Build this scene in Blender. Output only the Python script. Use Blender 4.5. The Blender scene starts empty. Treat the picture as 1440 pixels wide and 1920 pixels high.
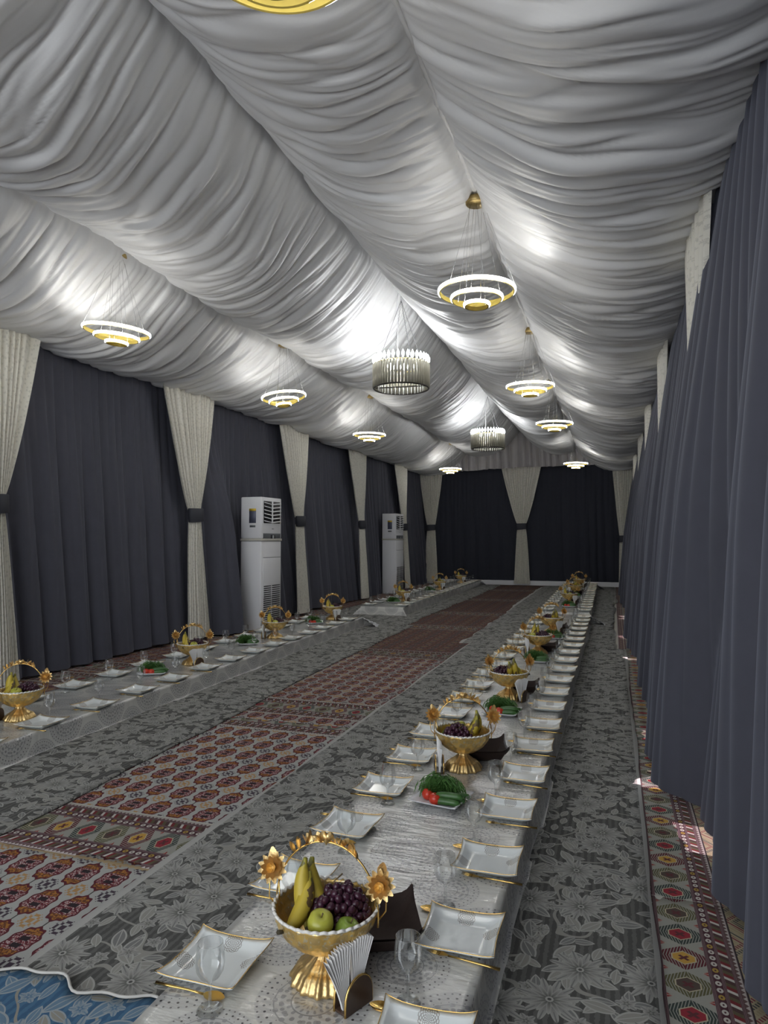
import bpy, bmesh, math, random
import numpy as np
from mathutils import Matrix, Vector

PI = math.pi
rng = random.Random(7)
scene = bpy.context.scene
COL = scene.collection

# ------------------------------------------------------------------ camera
cam_d = bpy.data.cameras.new('camera')
cam = bpy.data.objects.new('camera', cam_d)
COL.objects.link(cam)
cam_d.sensor_fit = 'VERTICAL'
cam_d.sensor_height = 36.0
cam_d.lens = 24.0
cam_d.clip_start = 0.05
YAW, PITCH = math.radians(18.556), math.radians(2.237)
F = Vector((-math.sin(YAW) * math.cos(PITCH), math.cos(YAW) * math.cos(PITCH), math.sin(PITCH)))
R = Vector((math.cos(YAW), math.sin(YAW), 0))
U = R.cross(F)
m = Matrix((R, U, -F)).transposed().to_4x4()
m.translation = (0, 0, 1.3)
cam.matrix_world = m
scene.camera = cam

# ------------------------------------------------------------------ world, sun, exposure
w = bpy.data.worlds.new('world')
scene.world = w
w.use_nodes = True
w.node_tree.nodes['Background'].inputs[0].default_value = (0.90, 0.95, 1.0, 1)
w.node_tree.nodes['Background'].inputs[1].default_value = 1.95
sun_d = bpy.data.lights.new('sun_offscreen', 'SUN')
sun_d.energy = 6.0
sun_d.angle = math.radians(1.0)
sun_d.color = (1.0, 0.80, 0.86)
sun = bpy.data.objects.new('sun_offscreen', sun_d)
COL.objects.link(sun)
sun.rotation_euler = Vector((-1.0, 0.15, -0.42)).to_track_quat('-Z', 'Y').to_euler()
sun.location = (12, 6, 8)
vs = scene.view_settings
vs.view_transform = 'Standard'
vs.look = 'None'
vs.gamma = 1.0
vs.use_curve_mapping = False
vs.exposure = 0.85
BULB_E = 28.0
RING_E = 19.0
scene.cycles.transparent_max_bounces = 24


# ------------------------------------------------------------------ numeric noise
def _hash(i, j, seed):
    n = (i.astype(np.int64) * 374761393 + j.astype(np.int64) * 668265263 + seed * 982451653) & 0x7fffffff
    n = ((n ^ (n >> 13)) * 1274126177) & 0x7fffffff
    n = n ^ (n >> 16)
    return (n & 0xffff) / 65535.0


def noise(x, y=0.0, seed=0):
    x = np.asarray(x, float); y = np.asarray(y, float)
    x, y = np.broadcast_arrays(x, y)
    i = np.floor(x); j = np.floor(y)
    fx = x - i; fy = y - j
    i = i.astype(np.int64); j = j.astype(np.int64)
    fx = fx * fx * (3 - 2 * fx); fy = fy * fy * (3 - 2 * fy)
    a = _hash(i, j, seed); b = _hash(i + 1, j, seed); c = _hash(i, j + 1, seed); d = _hash(i + 1, j + 1, seed)
    return (a * (1 - fx) + b * fx) * (1 - fy) + (c * (1 - fx) + d * fx) * fy


def sstep(a, b, x):
    t = np.clip((np.asarray(x, float) - a) / (b - a), 0, 1)
    return t * t * (3 - 2 * t)


# ------------------------------------------------------------------ shape helpers: (verts, faces)
def merge(*parts):
    V, Fc = [], []
    for v, f in parts:
        o = len(V)
        V.extend([tuple(p) for p in v])
        Fc.extend([tuple(i + o for i in q) for q in f])
    return V, Fc


def move(s, loc=(0, 0, 0), rot=(0, 0, 0), sc=(1, 1, 1)):
    M = Matrix.Translation(loc) @ (Matrix.Rotation(rot[2], 4, 'Z') @ Matrix.Rotation(rot[1], 4, 'Y') @ Matrix.Rotation(rot[0], 4, 'X')) @ Matrix.Diagonal((*sc, 1))
    return [tuple(M @ Vector(p)) for p in s[0]], s[1]


def gridshape(P, closed_u=False, closed_v=False):
    P = np.asarray(P, float)
    nu, nv = P.shape[:2]
    V = P.reshape(-1, 3)
    iu = np.arange(nu if closed_u else nu - 1)
    iv = np.arange(nv if closed_v else nv - 1)
    A, B = np.meshgrid(iu, iv, indexing='ij')
    A2 = (A + 1) % nu; B2 = (B + 1) % nv
    Fc = np.stack([A * nv + B, A2 * nv + B, A2 * nv + B2, A * nv + B2], -1).reshape(-1, 4)
    return V.tolist(), Fc.tolist()


def lathe(prof, n=24, mod=None):
    rows = []
    for a in range(n):
        th = 2 * PI * a / n
        row = []
        for k, (r, z) in enumerate(prof):
            rr, zz = (r, z) if mod is None else mod(r, z, th, k)
            row.append((rr * math.cos(th), rr * math.sin(th), zz))
        rows.append(row)
    return gridshape(rows, closed_u=True)


def tube(pts, rad, n=8, closed=False, caps=True):
    pts = [Vector(p) for p in pts]
    k = len(pts)
    if not hasattr(rad, '__len__'):
        rad = [rad] * k
    rows = []
    up = Vector((0, 0, 1))
    prev = None
    for i, p in enumerate(pts):
        a = pts[(i - 1) % k] if (closed or i > 0) else p
        b = pts[(i + 1) % k] if (closed or i < k - 1) else p
        t = (b - a).normalized()
        if prev is None:
            s = t.cross(up)
            if s.length < 1e-3:
                s = t.cross(Vector((1, 0, 0)))
            s.normalize()
        else:
            s = (prev - t * prev.dot(t)).normalized()
        prev = s
        q = t.cross(s)
        rows.append([tuple(p + (s * math.cos(2 * PI * j / n) + q * math.sin(2 * PI * j / n)) * rad[i]) for j in range(n)])
    V, Fc = gridshape(rows, closed_u=closed, closed_v=True)
    if caps and not closed:
        Fc.append(tuple(range(n)))
        Fc.append(tuple(range((k - 1) * n, k * n))[::-1])
    return V, Fc


def box(x0, x1, y0, y1, z0, z1, bev=0.0, seg=2):
    bm = bmesh.new()
    bmesh.ops.create_cube(bm, size=1)
    for v in bm.verts:
        v.co = Vector(((x0 + x1) / 2 + v.co.x * (x1 - x0), (y0 + y1) / 2 + v.co.y * (y1 - y0), (z0 + z1) / 2 + v.co.z * (z1 - z0)))
    if bev > 0:
        bmesh.ops.bevel(bm, geom=list(bm.edges), offset=bev, segments=seg, affect='EDGES', profile=0.5)
    bm.verts.index_update()
    out = [tuple(v.co) for v in bm.verts], [tuple(v.index for v in f.verts) for f in bm.faces]
    bm.free()
    return out


def ball(r, sc=(1, 1, 1), nu=12, nv=8):
    prof = [(max(1e-4, r * math.sin(PI * i / nv)), -r * math.cos(PI * i / nv)) for i in range(nv + 1)]
    return move(lathe(prof, nu), sc=sc)


def mesh(name, shape, mat, smooth=True, uv=None):
    me = bpy.data.meshes.new(name)
    v, f = shape
    me.from_pydata(v, [], f)
    if smooth:
        me.polygons.foreach_set('use_smooth', [True] * len(me.polygons))
    if uv is not None:
        l = me.uv_layers.new(name='uv')
        li = np.empty(len(me.loops), dtype=np.int32)
        me.loops.foreach_get('vertex_index', li)
        l.data.foreach_set('uv', np.asarray(uv, dtype=np.float32)[li].ravel())
    me.materials.append(mat)
    me.update()
    return me


def put(name, me, parent=None, loc=(0, 0, 0), rot=(0, 0, 0), sc=(1, 1, 1)):
    o = bpy.data.objects.new(name, me)
    COL.objects.link(o)
    o.location = loc
    o.rotation_euler = rot
    o.scale = sc
    if parent is not None:
        o.parent = parent
    return o


def obj(name, shape, mat, parent=None, loc=(0, 0, 0), rot=(0, 0, 0), smooth=True, uv=None):
    return put(name, mesh(name, shape, mat, smooth, uv), parent, loc, rot)


def tag(o, label, cat, group=None):
    o['label'] = label
    o['category'] = cat
    if group:
        o['group'] = group
    return o


def struct(o):
    o['kind'] = 'structure'
    return o


def thing(name, label, cat, loc, rot=(0, 0, 0), group=None, sc=1.0):
    o = bpy.data.objects.new(name, None)
    o.empty_display_size = 0.05
    COL.objects.link(o)
    o.location = loc
    o.rotation_euler = rot
    o.scale = (sc, sc, sc)
    return tag(o, label, cat, group)


ORD = ['first', 'second', 'third', 'fourth', 'fifth', 'sixth', 'seventh', 'eighth', 'ninth', 'tenth', 'eleventh', 'twelfth', 'thirteenth',
       'fourteenth', 'fifteenth', 'sixteenth', 'seventeenth', 'eighteenth', 'nineteenth', 'twentieth', 'twenty-first', 'twenty-second', 'twenty-third', 'twenty-fourth']


# ------------------------------------------------------------------ shader expression helper
class N:
    def __init__(s, t, sock):
        s.t = t; s.k = sock

    def _m(s, op, b=None, c=None, swap=False):
        n = s.t.nodes.new('ShaderNodeMath'); n.operation = op
        args = [s, b, c]
        if swap:
            args = [b, s, c]
        for i, a in enumerate(args):
            if a is None:
                continue
            if isinstance(a, N):
                s.t.links.new(a.k, n.inputs[i])
            else:
                n.inputs[i].default_value = float(a)
        return N(s.t, n.outputs[0])

    def __add__(s, b): return s._m('ADD', b)
    __radd__ = __add__
    def __sub__(s, b): return s._m('SUBTRACT', b)
    def __rsub__(s, b): return s._m('SUBTRACT', b, swap=True)
    def __mul__(s, b): return s._m('MULTIPLY', b)
    __rmul__ = __mul__
    def __truediv__(s, b): return s._m('DIVIDE', b)
    def __rtruediv__(s, b): return s._m('DIVIDE', b, swap=True)
    def __lt__(s, b): return s._m('LESS_THAN', b)
    def __gt__(s, b): return s._m('GREATER_THAN', b)
    def __pow__(s, b): return s._m('POWER', b)
    def abs(s): return s._m('ABSOLUTE')
    def fract(s): return s._m('FRACT')
    def floor(s): return s._m('FLOOR')
    def sin(s): return s._m('SINE')
    def cos(s): return s._m('COSINE')
    def sqrt(s): return s._m('SQRT')
    def max(s, b): return s._m('MAXIMUM', b)
    def min(s, b): return s._m('MINIMUM', b)
    def atan2(s, b): return s._m('ARCTAN2', b)
    def mod(s, b): return s._m('FLOORED_MODULO', b)

    def below(s, e, soft=0.0):            # 1 where s < e
        if soft <= 0:
            return s < e
        n = s.t.nodes.new('ShaderNodeMapRange'); n.interpolation_type = 'SMOOTHSTEP'
        s.t.links.new(s.k, n.inputs[0])
        d = e - soft if not isinstance(e, N) else (e - soft)
        for i, a in ((1, d), (2, e)):
            if isinstance(a, N):
                s.t.links.new(a.k, n.inputs[i])
            else:
                n.inputs[i].default_value = a
        n.inputs[3].default_value = 1; n.inputs[4].default_value = 0
        return N(s.t, n.outputs[0])

    def band(s, a, b): return (s > a) * (s < b)


class Mat:
    def __init__(s, name, rough=0.6, metal=0.0, spec=0.5):
        s.m = bpy.data.materials.new(name)
        s.m.use_nodes = True
        s.t = s.m.node_tree
        s.b = s.t.nodes['Principled BSDF']
        s.b.inputs['Roughness'].default_value = rough
        s.b.inputs['Metallic'].default_value = metal
        s.b.inputs['Specular IOR Level'].default_value = spec

    def coords(s, kind='Object'):
        c = s.t.nodes.new('ShaderNodeTexCoord')
        x = s.t.nodes.new('ShaderNodeSeparateXYZ')
        s.t.links.new(c.outputs[kind], x.inputs[0])
        return [N(s.t, x.outputs[i]) for i in range(3)]

    def vec(s, a, b, c=0.0):
        n = s.t.nodes.new('ShaderNodeCombineXYZ')
        for i, q in enumerate((a, b, c)):
            if isinstance(q, N):
                s.t.links.new(q.k, n.inputs[i])
            else:
                n.inputs[i].default_value = q
        return n.outputs[0]

    def noise(s, v, scale, detail=2.0, rough=0.5):
        n = s.t.nodes.new('ShaderNodeTexNoise')
        s.t.links.new(v, n.inputs['Vector'])
        n.inputs['Scale'].default_value = scale; n.inputs['Detail'].default_value = detail; n.inputs['Roughness'].default_value = rough
        return N(s.t, n.outputs[0])

    def voro(s, v, scale, rand=1.0):
        n = s.t.nodes.new('ShaderNodeTexVoronoi'); n.voronoi_dimensions = '2D'
        s.t.links.new(v, n.inputs['Vector'])
        n.inputs['Scale'].default_value = scale; n.inputs['Randomness'].default_value = rand
        x = s.t.nodes.new('ShaderNodeSeparateXYZ'); s.t.links.new(n.outputs['Position'], x.inputs[0])
        c = s.t.nodes.new('ShaderNodeSeparateColor'); s.t.links.new(n.outputs['Color'], c.inputs[0])
        return N(s.t, x.outputs[0]), N(s.t, x.outputs[1]), N(s.t, c.outputs[0]), N(s.t, c.outputs[1])

    def col(s, c):
        if isinstance(c, tuple):
            n = s.t.nodes.new('ShaderNodeRGB'); n.outputs[0].default_value = (*c, 1)
            return n.outputs[0]
        return c

    def mix(s, f, a, b):                   # f 0 -> a, 1 -> b
        n = s.t.nodes.new('ShaderNodeMix'); n.data_type = 'RGBA'
        if isinstance(f, N):
            s.t.links.new(f.k, n.inputs[0])
        else:
            n.inputs[0].default_value = f
        for i, q in ((6, a), (7, b)):
            if isinstance(q, tuple):
                n.inputs[i].default_value = (*q, 1)
            else:
                s.t.links.new(q, n.inputs[i])
        return n.outputs[2]

    def base(s, c):
        if isinstance(c, tuple):
            s.b.inputs['Base Color'].default_value = (*c, 1)
        else:
            s.t.links.new(c, s.b.inputs['Base Color'])
        return s

    def bump(s, h, strength=0.3, dist=0.01):
        n = s.t.nodes.new('ShaderNodeBump')
        n.inputs['Strength'].default_value = strength; n.inputs['Distance'].default_value = dist
        s.t.links.new(h.k, n.inputs['Height'])
        s.t.links.new(n.outputs[0], s.b.inputs['Normal'])
        return s

    def set(s, **kw):
        for k, v in kw.items():
            s.b.inputs[k.replace('_', ' ')].default_value = v
        return s


def plain(name, c, rough=0.5, metal=0.0, vary=0.0, vscale=30.0, bump=0.0, bscale=60.0, **kw):
    M = Mat(name, rough, metal)
    if vary > 0 or bump > 0:
        cc = M.t.nodes.new('ShaderNodeTexCoord').outputs['Object']
    if vary > 0:
        n = M.noise(cc, vscale, 3)
        M.base(M.mix(n, tuple(q * (1 - vary) for q in c), tuple(min(1, q * (1 + vary)) for q in c)))
    else:
        M.base(c)
    if bump > 0:
        M.bump(M.noise(cc, bscale, 3), bump, 0.004)
    M.set(**kw)
    return M.m


def emit(name, c, e):
    m_ = bpy.data.materials.new(name); m_.use_nodes = True
    b = m_.node_tree.nodes['Principled BSDF']
    b.inputs['Base Color'].default_value = (0.8, 0.8, 0.8, 1)
    b.inputs['Emission Color'].default_value = (*c, 1)
    b.inputs['Emission Strength'].default_value = e
    return m_


# ------------------------------------------------------------------ materials
def ceiling_mat():
    M = Mat('silver_satin', 0.56, 0.0)
    x, y, z = M.coords()
    f = M.noise(M.vec(x, y, z), 60, 3)
    M.base((0.69, 0.69, 0.69))
    M.set(Specular_IOR_Level=0.5)
    M.b.inputs['Metallic'].default_value = 0.20
    M.bump(f, 0.10, 0.004)
    return M.m


def velvet_mat(name, a):
    M = Mat(name, 0.75)
    x, y, z = M.coords()
    g = M.noise(M.vec(x, y, z), 9, 4, 0.65)
    c = M.mix(g, a, tuple(q * 1.25 for q in a))
    M.base(c)
    M.set(Sheen_Weight=0.25, Sheen_Roughness=0.45, Specular_IOR_Level=0.2)
    M.b.inputs['Sheen Tint'].default_value = (0.55, 0.6, 0.75, 1)
    return M.m


def cream_mat():
    M = Mat('cream_jacquard', 0.5)
    x, y, z = M.coords()
    px, py, ra, rb = M.voro(M.vec(x * 1.0 + y * 1.0, z), 22, 1.0)
    du = (x + y) - px; dv = z - py
    r = (du * du + dv * dv).sqrt()
    th = dv.atan2(du)
    leaf = r.below(0.007 + 0.009 * (th * 2.0 + ra * 6.0).cos().abs(), 0.004)
    c = M.mix(leaf, (0.62, 0.60, 0.53), (0.50, 0.485, 0.43))
    sp = M.noise(M.vec(x, y, z), 210, 1)
    spark = (sp > 0.68) * leaf
    c = M.mix(spark, c, (0.95, 0.92, 0.8))
    M.base(c)
    M.set(Sheen_Weight=0.2, Specular_IOR_Level=0.4)
    t = M.t
    t.links.new((0.55 - spark * 0.3).k, M.b.inputs['Roughness'])
    return M.m


def border_color(M, p, q, fine):
    """rug border: p runs along it, q is the signed distance across from the middle of its row of hexagons"""
    a = q.abs()
    L = 0.134
    ca = ((p / L).fract() - 0.5) * L
    cid = (p / L).floor().mod(3.0)
    h = (ca.abs() / 0.056 + a / 0.125).max(a / 0.078)
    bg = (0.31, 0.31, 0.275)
    saw = ((a * 85.0 + ca.abs() * 30).fract() > 0.30)
    fr = M.mix(cid > 1.5, M.mix(cid > 0.5, (0.030, 0.050, 0.045), (0.10, 0.10, 0.045)), (0.10, 0.012, 0.022))
    c = M.mix((h < 1.14) * saw, bg, fr)
    c = M.mix((h > 1.72), c, M.mix(((p * 90).fract() > 0.75), (0.26, 0.03, 0.03), (0.42, 0.36, 0.30)))
    c = M.mix(h < 0.66, c, (0.45, 0.40, 0.28))
    ins = M.mix(cid > 1.5, M.mix(cid > 0.5, (0.27, 0.020, 0.035), (0.075, 0.055, 0.045)), (0.50, 0.29, 0.055))
    c = M.mix(h < 0.58, c, ins)
    star = ((ca.abs() - a * 0.6).abs() < 0.006) * (h < 0.34)
    c = M.mix(star, c, (0.10, 0.025, 0.03))
    # bands beyond the hexagons
    lines = (((a - 0.090) * 190).fract() > 0.5)
    band = M.mix(lines, (0.045, 0.020, 0.028), (0.20, 0.13, 0.14))
    bead_a = (((p / 0.032).fract() - 0.5) * 0.032)
    bead = ((bead_a * bead_a * 1.2 + (a - 0.119) * (a - 0.119)).sqrt()).below(0.0125) * (((bead_a * bead_a + (a - 0.119) * (a - 0.119)).sqrt()) > 0.004)
    bid = ((p / 0.032).floor().mod(4.0) > 2.5)
    beadc = M.mix(bid, (0.50, 0.47, 0.43), (0.36, 0.24, 0.05))
    band = M.mix(a.band(0.104, 0.134), band, M.mix(bead, (0.055, 0.015, 0.025), beadc))
    tk = ((p + a * 0.35) / 0.062).fract()
    tkc = M.mix(tk > 0.72, M.mix(tk > 0.46, M.mix(tk > 0.20, (0.50, 0.48, 0.44), (0.15, 0.015, 0.02)), (0.085, 0.075, 0.04)), (0.06, 0.03, 0.03))
    band = M.mix(a.band(0.147, 0.184), band, tkc)
    zz = ((p / 0.02).fract() - 0.5).abs() * 0.03
    band = M.mix(a.band(0.197, 0.215), band, M.mix((a - 0.199) < zz, (0.42, 0.38, 0.36), (0.10, 0.06, 0.06)))
    c = M.mix(a > 0.088, c, band)
    c = M.mix(a > 0.217, c, (0.46, 0.45, 0.40))
    return c


def gul_color(M, u, v, field, dark=0.0):
    cu = ((u / 0.1365).fract() - 0.5) * 0.1365
    cv = ((v / 0.21).fract() - 0.5) * 0.21
    th = cv.atan2(cu * 1.6)
    r = ((cu / 0.055) * (cu / 0.055) + (cv / 0.086) * (cv / 0.086)).sqrt()
    r = r * (1.0 + 0.055 * (th * 10.0).cos())
    vec = M.vec(u, v)
    sp = M.noise(vec, 95, 1)
    line = (cu.abs() < 0.0028)
    c = M.mix(line, field, (0.05, 0.045, 0.045))
    # small motifs between the medallions
    du = (((u / 0.1365) + 0.5).fract() - 0.5) * 0.1365
    dv = (((v / 0.21) + 0.5).fract() - 0.5) * 0.21
    par = ((u / 0.1365 + 0.5).floor().mod(2.0) > 0.5)
    r2 = (du.abs() / 0.048).max(dv.abs() / 0.050)
    cell = (((du.abs() / 0.011).floor() + (dv.abs() / 0.013).floor()).mod(2.0) < 0.5)
    c = M.mix((r2 < 0.86) * cell * ((du.abs() / 0.045 + dv.abs() / 0.05) < 1.15), c, M.mix(par, (0.050, 0.035, 0.055), (0.42, 0.24, 0.09)))
    # medallion
    g = M.mix(sp > 0.52, (0.12, 0.014, 0.025), (0.55, 0.46, 0.45))
    g = M.mix((sp > 0.60), g, (0.22, 0.03, 0.035))
    end = (cv.abs() > 0.042)
    g = M.mix(end, g, M.mix(sp > 0.5, (0.36, 0.15, 0.03), (0.13, 0.045, 0.02)))
    blk = (cu.abs() < 0.018) * cv.abs().band(0.008, 0.030)
    g = M.mix(blk, g, (0.018, 0.012, 0.018))
    c = M.mix(r < 1.0, c, (0.095, 0.012, 0.022))
    c = M.mix(r < 0.86, c, g)
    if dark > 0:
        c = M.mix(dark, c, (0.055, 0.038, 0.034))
    return c


def rug_mat(name, borders, field, dark=0.0, rope=None):
    M = Mat(name, 0.95, spec=0.1)
    x, y, z = M.coords()
    n1 = M.noise(M.vec(x, y), 1.2, 2)
    v = y + (n1 - 0.5) * 0.03
    c = gul_color(M, x, v, field, dark)
    for b0 in borders:
        q = v - b0
        bc = border_color(M, x, q, True)
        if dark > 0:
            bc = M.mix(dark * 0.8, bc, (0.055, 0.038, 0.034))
        c = M.mix(q.abs() < 0.232, c, bc)
    if rope is not None:
        zz = ((x / 0.03).fract() - 0.5).abs() * 0.016
        c = M.mix(((v - rope).abs() - zz) < 0.006, c, (0.52, 0.40, 0.24))
    f = M.noise(M.vec(x, y), 400, 2)
    c2 = M.mix(f, c, (0.16, 0.13, 0.12))
    c = M.mix(0.25, c, c2)
    M.base(c)
    M.bump(f, 0.25, 0.003)
    return M.m


def side_rug_mat(name, flip=False):
    M = Mat(name, 0.95, spec=0.1)
    x, y, z = M.coords()
    wx = (0.0 - x if flip else x) + 0.35
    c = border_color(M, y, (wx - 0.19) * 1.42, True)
    kx = wx - 0.412
    zig = ((y / 0.26).fract() - 0.5).abs() * 0.26
    d = (kx.abs() * 1.15 + zig) / 0.030
    tooth = (((kx + y) * 62).fract() > 0.5)
    did = d.floor().mod(3.0)
    k = M.mix(did > 1.5, M.mix(did > 0.5, (0.30, 0.25, 0.15), (0.045, 0.055, 0.06)), (0.17, 0.02, 0.04))
    k = M.mix(tooth * (d.fract() > 0.30), (0.34, 0.29, 0.19), k)
    k = M.mix(kx.abs() > 0.064, k, (0.02, 0.015, 0.02))
    k = M.mix(kx > 0.069, k, (0.33, 0.29, 0.24))
    c = M.mix(wx > 0.343, c, k)
    c = M.mix(y < 0.022, c, (0.36, 0.35, 0.31))
    f = M.noise(M.vec(x, y), 400, 2)
    c = M.mix(0.25, c, M.mix(f, c, (0.16, 0.13, 0.12)))
    M.base(c)
    M.bump(f, 0.25, 0.003)
    return M.m


def floral_mat(name, ground, ground2, light, mid, leafc, edge=None, half=None):
    M = Mat(name, 0.9, spec=0.15)
    x, y, z = M.coords()
    v0 = M.vec(x, y)
    warp = M.noise(v0, 3.0, 1)
    stripe = ((x * 240 + M.noise(v0, 60, 1) * 3).sin() > 0.1)
    c = M.mix(stripe, ground, ground2)
    vine = ((M.noise(v0, 4.2, 0.5) - 0.5).abs() < 0.010)
    c = M.mix(vine, c, leafc)

    def leaves(c, cell, la, lb, off, rand=0.8):
        px, py, ra, rb = M.voro(M.vec(x + off, y + off * 0.7), 1.0 / cell, rand)
        du = x + off - px; dv = y + off * 0.7 - py
        an = ra * 6.283
        ca, sa = an.cos(), an.sin()
        a = (du * ca + dv * sa) / la
        b = (dv * ca - du * sa) / lb
        e = (b.abs() + a * a)
        inside = e.below(1.0, 0.06)
        body = M.mix(rb > 0.5, mid, leafc)
        body = M.mix(e > 0.72, body, light)
        body = M.mix((b.abs() < 0.07), body, light)
        return M.mix(inside, c, body)
    c = leaves(c, 0.085, 0.040, 0.017, 0.0)
    c = leaves(c, 0.125, 0.055, 0.024, 3.31)

    def flower(c, cell, rad, n, off, rand):
        px, py, ra, rb = M.voro(M.vec(x + off, y - off), 1.0 / cell, rand)
        du = x + off - px; dv = y - off - py
        r = (du * du + dv * dv).sqrt()
        th = dv.atan2(du) + ra * 6.283
        p1 = (th * (n / 2.0)).cos().abs()
        p2 = (th * (n / 2.0) + 1.5708).cos().abs()
        R1 = rad * (0.50 + 0.50 * p1 ** 1.7)
        R2 = rad * 0.68 * (0.45 + 0.55 * p2 ** 1.7)
        t1 = r / R1
        t2 = r / R2
        c1 = M.mix((t1 * 1.2 - 0.25).max(0.0).min(1.0), mid, light)
        c = M.mix(t1.below(1.0, 0.04), c, c1)
        c = M.mix((t1.band(0.55, 0.98)) * (p1 > 0.985), c, mid)
        c2 = M.mix((t2 * 1.3 - 0.3).max(0.0).min(1.0), ground2, light)
        c = M.mix(t2.below(1.0, 0.04), c, c2)
        c = M.mix(r.below(rad * 0.13, 0.002), c, light)
        return M.mix(r.below(rad * 0.07, 0.002), c, ground)
    c = flower(c, 0.115, 0.032, 5, 1.7, 0.9)
    c = flower(c, 0.25, 0.095, 12, 0.4, 0.6)
    if edge is not None:
        c = M.mix((x.abs() > half - 0.012), c, edge)
    f = M.noise(v0, 500, 2)
    c = M.mix(0.2, c, M.mix(f, c, ground))
    M.base(c)
    M.bump(f, 0.2, 0.002)
    return M.m


def cloth_mat():
    M = Mat('doily_oilcloth', 0.30, spec=0.5)
    cc = M.coords('UV')
    u, v = cc[0], cc[1]
    base = (0.60, 0.60, 0.565)
    c = M.col(base)

    def doily(c, cu, cv, ou, ov, S):
        du = ((u / cu + ou).fract() - 0.5) * cu
        dv = ((v / cv + ov).fract() - 0.5) * cv
        r = (du * du + dv * dv).sqrt() / S
        th = dv.atan2(du) / (2 * PI)
        disc = r.below(1.02, 0.03)
        c = M.mix(disc * 0.5, c, (0.42, 0.42, 0.42))
        for rho, n, d, colr in ((0.96, 46, 0.024, (0.13, 0.12, 0.12)), (0.84, 34, 0.028, (0.06, 0.055, 0.06)), (0.74, 34, 0.016, (0.15, 0.15, 0.15)), (0.55, 22, 0.045, (0.28, 0.28, 0.28))):
            a = ((th * n).fract() - 0.5) * (2 * PI * rho / n)
            q = ((r - rho) * (r - rho) + a * a).sqrt()
            c = M.mix(q.below(d, 0.008), c, colr)
        lace = ((r * 26.0).sin() * (th * 2 * PI * 16).sin()) > 0.35
        c = M.mix(lace * r.band(0.12, 0.72) * 0.7, c, (0.22, 0.22, 0.23))
        c = M.mix(((r - 0.68).abs() < 0.012), c, (0.3, 0.3, 0.3))
        return M.mix(((r - 0.38).abs() < 0.014), c, (0.25, 0.25, 0.25))
    c = doily(c, 0.36, 0.42, 0.5, 0.0, 0.145)
    c = doily(c, 0.36, 0.42, 0.0, 0.5, 0.118)
    M.base(c)
    vv = M.vec(u, v)
    wr = M.noise(M.vec(u * 0.55, v * 1.9), 9, 3, 0.55)
    wf = M.noise(M.vec(u * 1.0, v * 2.2), 34, 3, 0.6)
    M.bump(wr + wf * 0.16, 0.40, 0.02)
    M.t.links.new(M.b.inputs['Normal'].links[0].from_socket, M.b.inputs['Coat Normal'])
    M.set(Coat_Weight=0.85, Coat_Roughness=0.10)
    return M.m


def plate_mat():
    M = Mat('white_porcelain', 0.12, spec=0.6)
    x, y, z = M.coords()
    c = M.col((0.74, 0.775, 0.77))
    for (ox, oy) in ((0.0, 0.088), (-0.085, -0.02), (0.085, 0.03)):
        dx, dy = x - ox, y - oy
        r = (dx * dx + dy * dy).sqrt()
        th = dy.atan2(dx)
        lace = (((r * 900).sin() * (th * 12).sin()) > -0.1)
        c = M.mix(r.below(0.028, 0.003) * lace, c, (0.36, 0.35, 0.33))
    M.base(c)
    return M.m


def glass_mat():
    m_ = bpy.data.materials.new('clear_glass'); m_.use_nodes = True
    t = m_.node_tree
    t.nodes.remove(t.nodes['Principled BSDF'])
    tr = t.nodes.new('ShaderNodeBsdfTransparent'); tr.inputs[0].default_value = (0.97, 0.98, 0.98, 1)
    gl = t.nodes.new('ShaderNodeBsdfGlossy'); gl.inputs['Roughness'].default_value = 0.04
    fr = t.nodes.new('ShaderNodeLayerWeight'); fr.inputs[0].default_value = 0.45
    mx = t.nodes.new('ShaderNodeMixShader')
    mp = t.nodes.new('ShaderNodeMath'); mp.operation = 'MULTIPLY_ADD'
    mp.inputs[1].default_value = 0.42; mp.inputs[2].default_value = 0.025
    t.links.new(fr.outputs['Fresnel'], mp.inputs[0])
    t.links.new(mp.outputs[0], mx.inputs[0]); t.links.new(tr.outputs[0], mx.inputs[1]); t.links.new(gl.outputs[0], mx.inputs[2])
    t.links.new(mx.outputs[0], [q for q in t.nodes if q.type == 'OUTPUT_MATERIAL'][0].inputs[0])
    return m_


def gilt_bowl_mat():
    M = Mat('gilt_cut_glass', 0.28, 0.75)
    x, y, z = M.coords()
    th = y.atan2(x)
    orn = ((th * 12.0).sin() * (z * 140).sin() > -0.15)
    n = M.noise(M.vec(x, y, z), 90, 3)
    up = ((z - 0.115) / 0.075).max(0.0).min(1.0)
    c = M.mix(orn, (0.60, 0.42, 0.17), (0.74, 0.50, 0.16))
    c = M.mix((n > 0.60) * (up > 0.4), c, (0.66, 0.56, 0.36))
    M.base(c)
    M.bump(n + orn * 0.4, 0.35, 0.004)
    return M.m


def banana_mat():
    M = Mat('banana_skin', 0.5)
    x, y, z = M.coords()
    n = M.noise(M.vec(x, y, z), 28, 3)
    g = ((x.abs() - 0.045) * 30).max(0.0).min(1.0)
    c = M.mix(n > 0.60, (0.50, 0.38, 0.045), (0.12, 0.075, 0.03))
    c = M.mix(g * 0.7, c, (0.22, 0.27, 0.04))
    M.base(c)
    return M.m


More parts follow.
